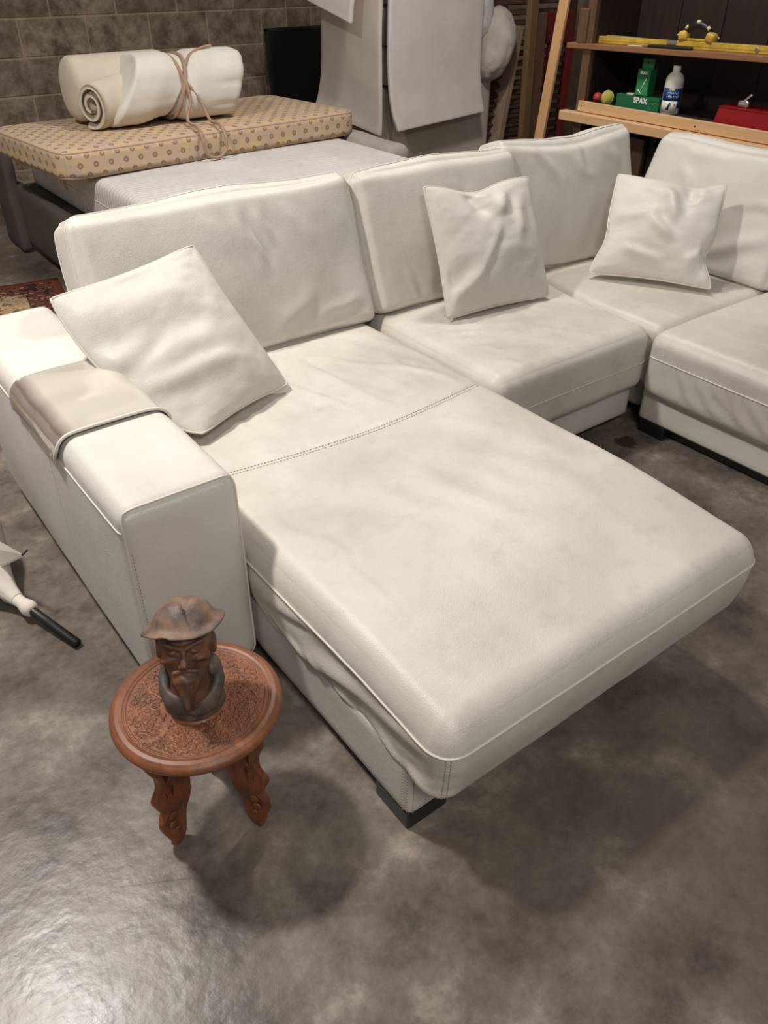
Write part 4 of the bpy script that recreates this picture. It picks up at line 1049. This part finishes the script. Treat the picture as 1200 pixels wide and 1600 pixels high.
for k in range(4):
    Soft((.33, .36, .115), (.05, .05, .06), (.01, .01, .005), Matrix.Translation((3.58 + .01 * (k % 2), 3.68, .785 + .117 + .232 * k)), lambda X, P, Nn: .003 * fbm(X * 5, 6)).build('foam_layer', (14, 14, 8), FOAMB, fs)
def sheet(name, label, A, B, th, mat, n1=44, n2=26, wob=.006, seed=0):
    A = spline(A, n1); B = spline(B, n1); V = []
    for i in range(n1):
        for j in range(n2): t = j / (n2 - 1); V.append(A[i] * (1 - t) + B[i] * t)
    V = np.array(V); Fc = [[i * n2 + j, i * n2 + j + 1, (i + 1) * n2 + j + 1, (i + 1) * n2 + j] for i in range(n1 - 1) for j in range(n2 - 1)]
    NN = normals(V, Fc); V = V + NN * (wob * fbm(V * 3, seed))[:, None]; V2 = V + NN * th; nn = len(V)
    F2 = [f[::-1] for f in Fc] + [[k + nn for k in f] for f in Fc]
    rim_ = [j for j in range(n2)] + [i * n2 + n2 - 1 for i in range(1, n1)] + [(n1 - 1) * n2 + j for j in range(n2 - 2, -1, -1)] + [i * n2 for i in range(n1 - 2, 0, -1)]
    for i in range(len(rim_)): a, b_ = rim_[i], rim_[(i + 1) % len(rim_)]; F2.append([a, b_, b_ + nn, a + nn])
    o = mesh(name, np.vstack([V, V2]), F2, mat)
    md_ = o.modifiers.new('bevel', 'BEVEL'); md_.width = .004; md_.segments = 2; md_.limit_method = 'ANGLE'; md_.angle_limit = math.radians(60)
    return tag(o, label, 'foam sheet', 'foam sheets draped over the foam block')
sheet('foam_sheet', 'wide pale foam sheet hanging down the front of the grey seat block', [(3.185, 3.215, .548), (3.155, 3.235, .66), (3.14, 3.255, .85), (3.14, 3.26, 1.2), (3.16, 3.27, 1.66), (3.18, 3.33, 1.745), (3.2, 3.6, 1.75)], [(3.965, 3.225, .60), (3.94, 3.24, .72), (3.925, 3.255, .9), (3.925, 3.26, 1.2), (3.92, 3.27, 1.66), (3.92, 3.33, 1.745), (3.92, 3.6, 1.75)], .026, FOAMB, seed=1)
sheet('foam_sheet', 'pale foam sheet hanging down the left side of the grey seat block', [(3.06, 3.99, .60), (3.10, 3.98, .72), (3.13, 3.97, .9), (3.135, 3.96, 1.2), (3.15, 3.95, 1.62), (3.20, 3.95, 1.69), (3.22, 3.95, 1.70)], [(3.085, 3.24, .535), (3.09, 3.24, .64), (3.085, 3.24, .9), (3.085, 3.24, 1.2), (3.11, 3.25, 1.62), (3.18, 3.27, 1.69), (3.22, 3.27, 1.70)], .024, FOAM, seed=2)
sheet('foam_sheet', 'short foam flap overhanging the top of the left foam sheet', [(2.93, 4.06, 1.315), (2.96, 4.05, 1.42), (3.03, 4.04, 1.62), (3.14, 4.03, 1.73), (3.3, 4.0, 1.76)], [(2.95, 3.36, 1.165), (2.97, 3.36, 1.30), (3.03, 3.37, 1.58), (3.14, 3.38, 1.72), (3.3, 3.4, 1.76)], .026, FOAMB, seed=3)
# white bundles on the right of the foam
def bundle(label, c, r, rotz, seed, mat):
    s_ = Soft(r, tuple(x * .85 for x in r), (.01, .01, .01), Matrix.Translation(c) @ Matrix.Rotation(rotz, 4, 'Y'), lambda X, P, Nn: .016 * fbm(X * 7, seed) + .006 * fbm(X * 22, seed + 1))
    o = s_.build('white_bundle', (30, 30, 36), mat); tag(o, label, 'bundle', 'white bundles beside the foam sheets')
PLAST, nt, b = newmat('white_plastic_film', srgb(214, 210, 208), .35); g = bump(nt, b, noise(nt, coords(nt), 18, 5, .6, 1.5), .01, .6)
BUND = m_fabric('white_bundle_fabric', srgb(196, 186, 178), srgb(184, 173, 165))
bundle('crumpled white plastic bundle above the cream bundle, beside the foam sheet', (4.03, 3.50, 1.18), (.095, .20, .24), .12, 5, PLAST)
bundle('cream fabric bundle bulging out right of the foam sheet', (4.13, 3.40, .99), (.125, .22, .23), .35, 8, BUND)
# leaning pale board
lb = tube_vf([(0, 0, 0), (0, 0, 1)], .1)
Ml = Matrix.Translation((4.135, 3.28, 0)) @ Matrix.Rotation(.165, 4, 'Y')
BEIGE = m_wood('pale_board_wood', srgb(168, 146, 124), srgb(146, 124, 104), (10, 10, 1))
lbo = thing('leaning_board', 'pale board leaning beside the cream bundle', 'board', (4.15, 3.4, 0))
box('board', (0, 0, 0), (.028, .55, 1.12), BEIGE, lbo, .004, Ml); box('edge_batten', (.028, 0, 0), (.052, .05, 1.12), BEIGE, lbo, .004, Ml)

# ------------------------------------------------------------------ louvred shutter, posts, red boards
sh_ = thing('louvred_shutter', 'dark wooden louvred shutter standing behind the weathered posts', 'shutter', (4.5, 3.4, 0))
for x0, x1 in ((4.10, 4.16), (4.93, 4.99)): box('stile', (x0, 3.36, 0), (x1, 3.40, 1.9), LOUVW, sh_, .004)
for k in range(28):
    z_ = .10 + .0635 * k; Ms = Matrix.Translation((4.545, 3.38, z_)) @ Matrix.Rotation(math.radians(35), 4, 'X')
    box('slat', (-.385, -.024, -.005), (.385, .024, .005), LOUVW, sh_, .002, Ms)
def post(name, label, cat, lo_, hi_, mat, rx=0, ry=0, base=(0, 0, 0), bev=.004):
    M_ = Matrix.Translation(base) @ Matrix.Rotation(ry, 4, 'Y') @ Matrix.Rotation(rx, 4, 'X')
    V, Fc = box_vf(lo_, hi_, bev, M_); o = mesh(name, V, Fc, mat, smooth=False); return tag(o, label, cat)
post('timber_post', 'yellowish weathered post next to the pale leaning board', 'post', (0, 0, 0), (.07, .05, 1.9), POSTW, 0, -.035, (4.24, 3.06, 0))
post('timber_board', 'grey-brown weathered board with cut top between post and red boards', 'board', (0, 0, 0), (.09, .03, 1.19), OLDWOOD, 0, -.03, (4.325, 3.08, 0))
rp = thing('red_wooden_rack', 'dark red painted wooden rack behind the leaning pine strip', 'rack', (4.55, 3.13, 0))
box('upper_panel', (4.46, 3.14, 1.0), (4.72, 3.17, 1.19), REDW, rp, .004); box('upright', (4.50, 3.145, 0), (4.58, 3.175, 1.02), REDW, rp, .004); box('upright', (4.70, 3.145, 0), (4.76, 3.175, 1.02), REDW, rp, .004); box('lower_rail', (4.42, 3.14, .20), (4.80, 3.17, .33), REDW, rp, .004)

# ------------------------------------------------------------------ shelving unit on the right
FX = 3.50; SHZ = .845
su = thing('shelving_unit', 'dark wooden shelving unit with pine-edged shelf behind the right sofa section', 'shelf', (3.75, 1.1, 0))
box('side_panel', (FX + .05, 1.93, 0), (FX + .40, 1.965, 2.0), DARKWOOD, su, .004)
box('front_stile', (FX + .015, 1.93, 0), (FX + .05, 1.985, 2.0), OLDWOOD, su, .004)
box('top_panel', (FX + .015, -.5, 2.0), (FX + .40, 1.965, 2.03), DARKWOOD, su, .004)
box('side_panel', (FX + .015, -.5, 0), (FX + .40, -.465, 2.0), OLDWOOD, su, .004)
for k in range(9):
    y0 = -.46 + k * .266; box('back_plank', (FX + .385, y0, 0), (FX + .40, y0 + .262, 2.0), DARKWOOD, su, .003)
zl = lambda y: 1.122 + (2.096 - y) * .0232
V = []; 
tilt = math.atan(.0232); Mt = Matrix.Translation((0, 2.096, 1.101)) @ Matrix.Rotation(-(-tilt) if False else -tilt, 4, 'X')
def up_box(name, y0, y1, x0, x1, z0, z1, mat, par, bev=.003):
    """box laid along the tilted upper shelf; heights above its top"""
    M_ = Matrix.Translation((0, 2.096, 1.127)) @ Matrix.Rotation(-tilt, 4, 'X')
    return box(name, (x0, y0 - 2.096, z0), (x1, y1 - 2.096, z1), mat, par, bev, M_)
up_box('upper_shelf', -.46, 2.096, FX, FX + .36, -.026, 0, SHELFW, su)
box('lower_shelf', (FX + .02, -.46, SHZ - .022), (FX + .385, 1.93, SHZ), DARKWOOD, su, .003)
box('shelf_fascia', (FX - .002, -.46, .803), (FX + .018, 1.955, .856), PINE, su, .003)
box('pine_ledger', (FX - .045, -.46, .752), (FX + .012, 2.05, .800), PINE, su, .004)
HOLE, nt, b = newmat('screw_hole', (.02, .014, .01), .8)
for y_, z_ in ((1.93, .832), (1.185, .826), (1.175, .812), (1.16, .811)):
    V, Fc = lathe_vf([(.0, 0), (.0045 if z_ > .82 else .0025, 0), (.0045 if z_ > .82 else .0025, .002), (0, .002)], 12); V = [(FX - .002 - .0008 + p[2] * .4, y_ + p[0], z_ + p[1]) for p in V]
    mesh('screw_hole', V, Fc, HOLE, su)
# strip leaning in front of the left side panel
ps0 = np.array((FX - .03, 2.215, 0)); 
Mst = Matrix.Translation((FX - .09, 2.235, 0)) @ Matrix.Rotation(.098, 4, 'X') @ Matrix.Rotation(.02, 4, 'Y')
V, Fc = box_vf((0, -.045, 0), (.02, .02, 1.75), .003, Mst); tag(mesh('pine_strip', V, Fc, PINEV, smooth=False), 'long pale pine strip leaning against the end of the shelving unit', 'wood strip')
V, Fc = box_vf((FX + .0, 1.955, 1.06), (FX + .05, 2.02, 1.285), .004); 
box('bracket_block', (FX + .0, 1.966, 1.13), (FX + .04, 2.03, 1.29), OLDWOOD, su, .004)

# things on the upper shelf
YEL, nt, b = newmat('yellow_paint', srgb(226, 186, 52), .45); nt.links.new(ramp(nt, noise(nt, coords(nt), 14, 5, .7), [(.35, srgb(170, 140, 58)), (.6, srgb(212, 178, 70))]), b.inputs['Base Color'])
CHROME, nt, b = newmat('bare_metal', (.62, .61, .60), .25, 1.0)
lv = thing('spirit_level', 'long yellow spirit level lying along the upper shelf', 'level', (FX + .09, 1.3, 1.145))
up_box('body', .45, 1.935, FX + .07, FX + .095, .001, .034, YEL, lv, .002); up_box('groove', .47, 1.92, FX + .0685, FX + .071, .014, .018, YEL, lv, 0)
up_box('vial_window', 1.43, 1.49, FX + .066, FX + .0975, .006, .034, CHROME, lv, .002)
V, Fc = lathe_vf([(0, 0), (.009, 0), (.011, .002), (.009, .004), (0, .004)], 18); V = [(FX + .07 - p[2], .99 + p[0], zl(.99) + .022 + p[1]) for p in V]; mesh('vial_ring', V, Fc, CHROME, lv)
em = thing('arched_clamp', 'yellow and black arched clamp sitting on the spirit level', 'clamp', (FX + .085, 1.33, 1.18))
zc_ = zl(1.33) + .036
t = np.linspace(0, math.pi, 30); arch = np.c_[np.full(30, FX + .085), 1.33 - .078 * np.cos(t), zc_ + .010 + .062 * np.sin(t)]
tube('arched_band', arch, np.interp(t, [0, math.pi / 2, math.pi], [.010, .019, .010]), BLACKP, em, 12)
t2 = np.linspace(.5, 2.64, 20)
CREAM, nt, b = newmat('cream_mark', srgb(214, 208, 160), .5)
for a0 in (.62, 1.48, 2.35):
    tt = np.linspace(a0, a0 + .2, 5); tube('cream_mark', np.c_[np.full(5, FX + .076), 1.33 - .080 * np.cos(tt), zc_ + .016 + .069 * np.sin(tt)], .0085, CREAM, em, 8)
for y_ in (1.252, 1.408):
    Soft((.022, .024, .022), (.012,) * 3, (.002,) * 3, Matrix.Translation((FX + .085, y_, zc_ + .022)) @ Matrix.Rotation(.25 if y_ < 1.3 else -.25, 4, 'X')).build('yellow_foot', (8, 8, 8), YEL, em)
    tube('pin', [(FX + .085, y_ + (-.03 if y_ < 1.3 else .03), zc_ + .024), (FX + .085, y_ + (-.045 if y_ < 1.3 else .045), zc_ + .026)], .004, CHROME, em, 8)
up_box('crossbar', 1.26, 1.40, FX + .078, FX + .092, .036, .046, YEL, em, .002)
GRN, nt, b = newmat('pale_green_roll', srgb(122, 132, 92), .6)
gp = [(FX + .14, y_, zl(y_) + .021) for y_ in np.linspace(1.97, 1.42, 20)]
tag(tube('green_roll', gp, np.interp(np.linspace(0, 1, 20), [0, .05, .3, 1], [.014, .020, .019, .007]), GRN, None, 12), 'thin pale green tapering roll behind the spirit level', 'roll')
dk = thing('dark_handle', 'dark flat tool handle on the front edge of the upper shelf', 'tool', (FX + .03, 1.45, 1.14))
up_box('grip', 1.31, 1.565, FX + .012, FX + .045, .001, .014, BLACKP, dk, .006); up_box('ferrule', 1.565, 1.60, FX + .018, FX + .038, .002, .010, CHROME, dk, .002)
PAPER, nt, b = newmat('white_paper', srgb(216, 206, 190), .8)
wsO = up_box('paper_slip', 1.56, 1.70, FX + .03, FX + .06, .0005, .004, PAPER, None, .001); tag(wsO, 'small white slip lying beside the dark handle on the upper shelf', 'paper')

# things on the lower shelf
def text_mesh(name, s, size, mat, parent, loc, ext=.0006, bold=.0):
    cu = bpy.data.curves.new('txt', 'FONT'); cu.body = s; cu.size = size; cu.extrude = ext; cu.align_x = 'CENTER'; cu.align_y = 'CENTER'; cu.offset = bold
    to = bpy.data.objects.new('tmp', cu); COL.objects.link(to); dg = bpy.context.evaluated_depsgraph_get(); me = bpy.data.meshes.new_from_object(to.evaluated_get(dg)); bpy.data.objects.remove(to)
    V = np.zeros(len(me.vertices) * 3); me.vertices.foreach_get('co', V); V = V.reshape(-1, 3); Fc = [list(p.vertices) for p in me.polygons]
    return np.c_[-V[:, 2], -V[:, 0], V[:, 1]], Fc     # reads along -y, faces -x
GREEN, nt, b = newmat('green_card', srgb(28, 104, 66), .5)
GREENL, nt, b = newmat('bright_green_print', srgb(48, 142, 84), .5)
WHITE, nt, b = newmat('white_print', srgb(226, 226, 220), .5)
BZc = SHZ
gb = thing('green_screw_box', 'green screw carton lying on the lower shelf, white SPAX lettering', 'box', (FX + .09, 1.59, SHZ))
box('carton', (FX + .075, 1.476, SHZ), (FX + .165, 1.757, SHZ + .062), GREEN, gb, .002)
box('lid_flap', (FX + .073, 1.476, SHZ + .048), (FX + .167, 1.60, SHZ + .0645), GREEN, gb, .001)
V, Fc = text_mesh('lettering', 'SPAX', .036, WHITE, gb, None, bold=.0016); mesh('lettering', V * [1, 1.05, 1] + [FX + .0725, 1.594, SHZ + .043], Fc, WHITE, gb, smooth=False)
t = np.linspace(0, 2 * math.pi, 40, endpoint=False); tube('round_logo', np.c_[np.full(40, FX + .0745), 1.514 + .024 * np.cos(t), SHZ + .032 + .026 * np.sin(t)], .0013, GREENL, gb, 6, True)
tube('logo_arrow', [(FX + .0745, 1.532, SHZ + .026), (FX + .0745, 1.518, SHZ + .038), (FX + .0745, 1.513, SHZ + .028), (FX + .0745, 1.498, SHZ + .042)], .0016, GREENL, gb, 6)
box('paper_tab', (FX + .085, 1.655, SHZ + .0625), (FX + .125, 1.70, SHZ + .069), PAPER, gb, .001)
ug = thing('green_screw_box', 'green screw carton standing upright on the lying carton', 'box', (FX + .10, 1.60, SHZ + .0655))
zb_ = SHZ + .0655
box('carton', (FX + .075, 1.560, zb_), (FX + .13, 1.64, zb_ + .125), GREEN, ug, .002)
box('hanger_flap', (FX + .098, 1.563, zb_ + .125), (FX + .104, 1.637, zb_ + .172), GREEN, ug, .001)
box('bright_panel', (FX + .0742, 1.565, zb_ + .004), (FX + .0752, 1.635, zb_ + .078), GREENL, ug, 0)
V, Fc = text_mesh('lettering', 'SPAX', .019, WHITE, ug, None, bold=.0008); mesh('lettering', V + [FX + .0738, 1.600, zb_ + .108], Fc, WHITE, ug, smooth=False)
sc_ = tube('screw_picture', [(FX + .0738, 1.578, zb_ + .085), (FX + .0738, 1.608, zb_ + .022)], .0028, WHITE, ug, 8)
tube('screw_head', [(FX + .0738, 1.622, zb_ + .027), (FX + .0738, 1.600, zb_ + .010)], .003, WHITE, ug, 8)
V, Fc = lathe_vf([(0, 0), (.006, 0), (.006, .001), (0, .001)], 14); mesh('hang_hole', [(FX + .097 + p[2], 1.600 + p[0], zb_ + .153 + p[1]) for p in V], Fc, HOLE, ug)
# bottle
bt = thing('plastic_bottle', 'white plastic bottle with blue label at the front of the lower shelf', 'bottle', (FX + .105, 1.425, SHZ))
BOT, nt, b = newmat('white_bottle_plastic', srgb(222, 218, 210), .35); b.inputs['Subsurface Weight'].default_value = .1
BLUE, nt, b = newmat('blue_label', srgb(36, 62, 130), .4); LBL2, nt, b = newmat('pale_blue_print', srgb(150, 172, 214), .5); LIME, nt, b = newmat('lime_badge', srgb(186, 204, 96), .5); DKP, nt, b = newmat('dark_navy_print', (.012, .012, .03), .5); TAN, nt, b = newmat('tan_print', srgb(196, 142, 100), .6)
bc = np.array((FX + .105, 1.425, SHZ)); BR = .046
prf = [(0, 0), (.040, 0), (.0455, .004), (BR, .012), (BR, .148), (.0455, .158), (.041, .172), (.032, .184), (.021, .191), (.0185, .194), (.0185, .197)]
V, Fc = lathe_vf(prf, 40, bc); mesh('body', V, Fc, BOT, bt)
V, Fc = lathe_vf([(0, .197), (.0190, .197), (.0200, .199), (.0200, .217), (.0185, .221), (0, .221)], 32, bc); mesh('cap', V, Fc, BOT, bt)
def wrap(name, mat, a0, a1, z0, z1, off, par):
    ts_ = np.linspace(a0, a1, 24); V = []; Fc = []
    for a in ts_:
        for r, z in ((BR + off, z0), (BR + off, z1), (BR - .001, z1), (BR - .001, z0)): V.append((bc[0] - r * math.cos(a), bc[1] - r * math.sin(a), bc[2] + z))
    for i in range(23):
        for k in range(4): Fc.append([i * 4 + k, i * 4 + (k + 1) % 4, (i + 1) * 4 + (k + 1) % 4, (i + 1) * 4 + k])
    Fc += [[3, 2, 1, 0], [92, 93, 94, 95]]
    return mesh(name, V, Fc, mat, par)
AC = .72  # towards the room and the lens: label angle on the bottle
lab = wrap('label', BLUE, AC - 1.35, AC + 1.15, .064, .122, .0006, bt)
wrap('label_side_band', BLUE, AC + .62, AC + 1.15, .03, .064, .0006, bt)
wrap('lime_badge', LIME, AC - .45, AC + .05, .110, .121, .0012, lab)
wrap('label_white', WHITE, AC - 1.35, AC + .60, .010, .064, .0005, bt)
for z0, a0, a1 in ((.094, -.75, .55), (.078, -.7, .5)):
    k = 0; a = a0
    while a < a1: wrap('print_mark', LBL2, AC + a, AC + a + .11, z0, z0 + (.011 if k % 3 else .008), .0011, lab); a += .17; k += 1
tube('dark_motif', [(bc[0] - (BR + .0008) * math.cos(AC + a), bc[1] - (BR + .0008) * math.sin(AC + a), bc[2] + z) for a, z in ((-.42, .026), (-.36, .036), (-.28, .046), (-.2, .056))], [.0085, .005, .005, .006], DKP, bt, 8)
tube('tan_motif', [(bc[0] - (BR - .003) * math.cos(AC + a), bc[1] - (BR - .003) * math.sin(AC + a), bc[2] + z) for a, z in ((.22, .047), (.36, .050))], .006, TAN, bt, 8)
# balls
BALLY, nt, b = newmat('tennis_felt', srgb(168, 164, 72), .95); bump(nt, b, noise(nt, coords(nt), 300, 3), .002, .6)
def ball(name, label, c, r, mat):
    prf = [(r * math.sin(t) + (1e-4), -r * math.cos(t)) for t in np.linspace(0, math.pi, 20)]; t_ = thing(name, label, 'ball', (c[0], c[1], c[2] - r)); V, Fc = lathe_vf(prf, 28, c); s0 = mesh('shell', V, Fc, mat, t_)
    th = np.linspace(0, 2 * math.pi, 80, endpoint=False); A_ = .44
    q = np.c_[np.cos(th) * (1 - A_) + A_ * np.cos(3 * th), np.sin(th) * (1 - A_) - A_ * np.sin(3 * th), 2 * math.sqrt(A_ * (1 - A_)) * np.sin(2 * th)]; q /= np.linalg.norm(q, axis=1)[:, None]
    tube('seam', q * r * 1.0 + np.array(c), r * .035, PAPER if mat is BALLY else mat, t_, 6, True)
ball('tennis_ball', 'yellow-green ball at the left end of the lower shelf', (FX + .055, 1.80, SHZ + .036), .036, BALLY)
REDB, nt, b = newmat('red_rubber', srgb(168, 52, 44), .5); ball('red_ball', 'small red ball next to the yellow-green ball', (FX + .075, 1.885, SHZ + .026), .026, REDB)
# red metal box
REDM, nt, b = newmat('red_enamel', srgb(150, 16, 26), .38)
rb = thing('red_metal_box', 'low red metal box on the right of the lower shelf', 'box', (FX + .14, .95, SHZ))
bmV = [(FX + .05, 1.125, SHZ), (FX + .05, .70, SHZ), (FX + .20, .70, SHZ), (FX + .20, 1.125, SHZ), (FX + .055, 1.110, SHZ + .075), (FX + .055, .705, SHZ + .075), (FX + .195, .705, SHZ + .075), (FX + .195, 1.110, SHZ + .075)]
bm = bmesh.new(); vs = [bm.verts.new(p) for p in bmV]
for f in ((3, 2, 1, 0), (4, 5, 6, 7), (0, 1, 5, 4), (1, 2, 6, 5), (2, 3, 7, 6), (3, 0, 4, 7)): bm.faces.new([vs[i] for i in f])
bmesh.ops.bevel(bm, geom=bm.edges[:], offset=.003, segments=2, affect='EDGES'); bm.verts.index_update()
mesh('body', [tuple(v_.co) for v_ in bm.verts], [[v_.index for v_ in f.verts] for f in bm.faces], REDM, rb, smooth=False); bm.free()
box('lid_rim', (FX + .052, .703, SHZ + .0755), (FX + .198, 1.112, SHZ + .079), REDM, rb, .001)
cl_ = thing('metal_fitting', 'small shiny metal fitting on top of the red box', 'fitting', (FX + .10, 1.0, SHZ + .079))
z1 = SHZ + .0795
Soft((.018, .030, .016), (.010,) * 3, (0, 0, 0), Matrix.Translation((FX + .10, 1.005, z1 + .016))).build('socket', (8, 10, 8), CHROME, cl_)
box('jaw', (-.012, -.028, -.006), (.012, .028, .006), CHROME, cl_, .003, Matrix.Translation((FX + .10, .992, z1 + .041)) @ Matrix.Rotation(-.75, 4, 'X'))
# offcuts standing under the shelf
R2 = random.Random(8); labs = ['reddish timber offcut standing below the shelf behind the corner cushion', 'wide brown timber offcut standing below the shelf', 'dark narrow offcut standing below the shelf', 'orange-brown timber offcut standing below the shelf', 'tilted brown offcut standing below the shelf beside the orange-brown one', 'pale thin offcut standing below the shelf', 'long dark plank lying low below the shelf at the right edge']
mats = [REDW, OLDWOOD, DARKWOOD, SHELFW, OLDWOOD, PINEV, DARKWOOD]
for k, (y_, wd_, hh, tl) in enumerate(((1.82, .10, .70, 0), (1.66, .11, .69, .03), (1.53, .05, .70, -.05), (1.38, .12, .71, 0), (1.23, .06, .70, .12), (1.14, .035, .69, .18))):
    post('timber_offcut', labs[k], 'offcut', (0, -wd_ / 2, 0), (.03, wd_ / 2, hh), mats[k], tl, 0, (FX + .12 + .04 * (k % 3), y_, 0))
post('timber_plank', labs[6], 'plank', (0, -.6, .0), (.04, .6, .66), DARKWOOD, 0, 0, (FX + .07, .50, 0))
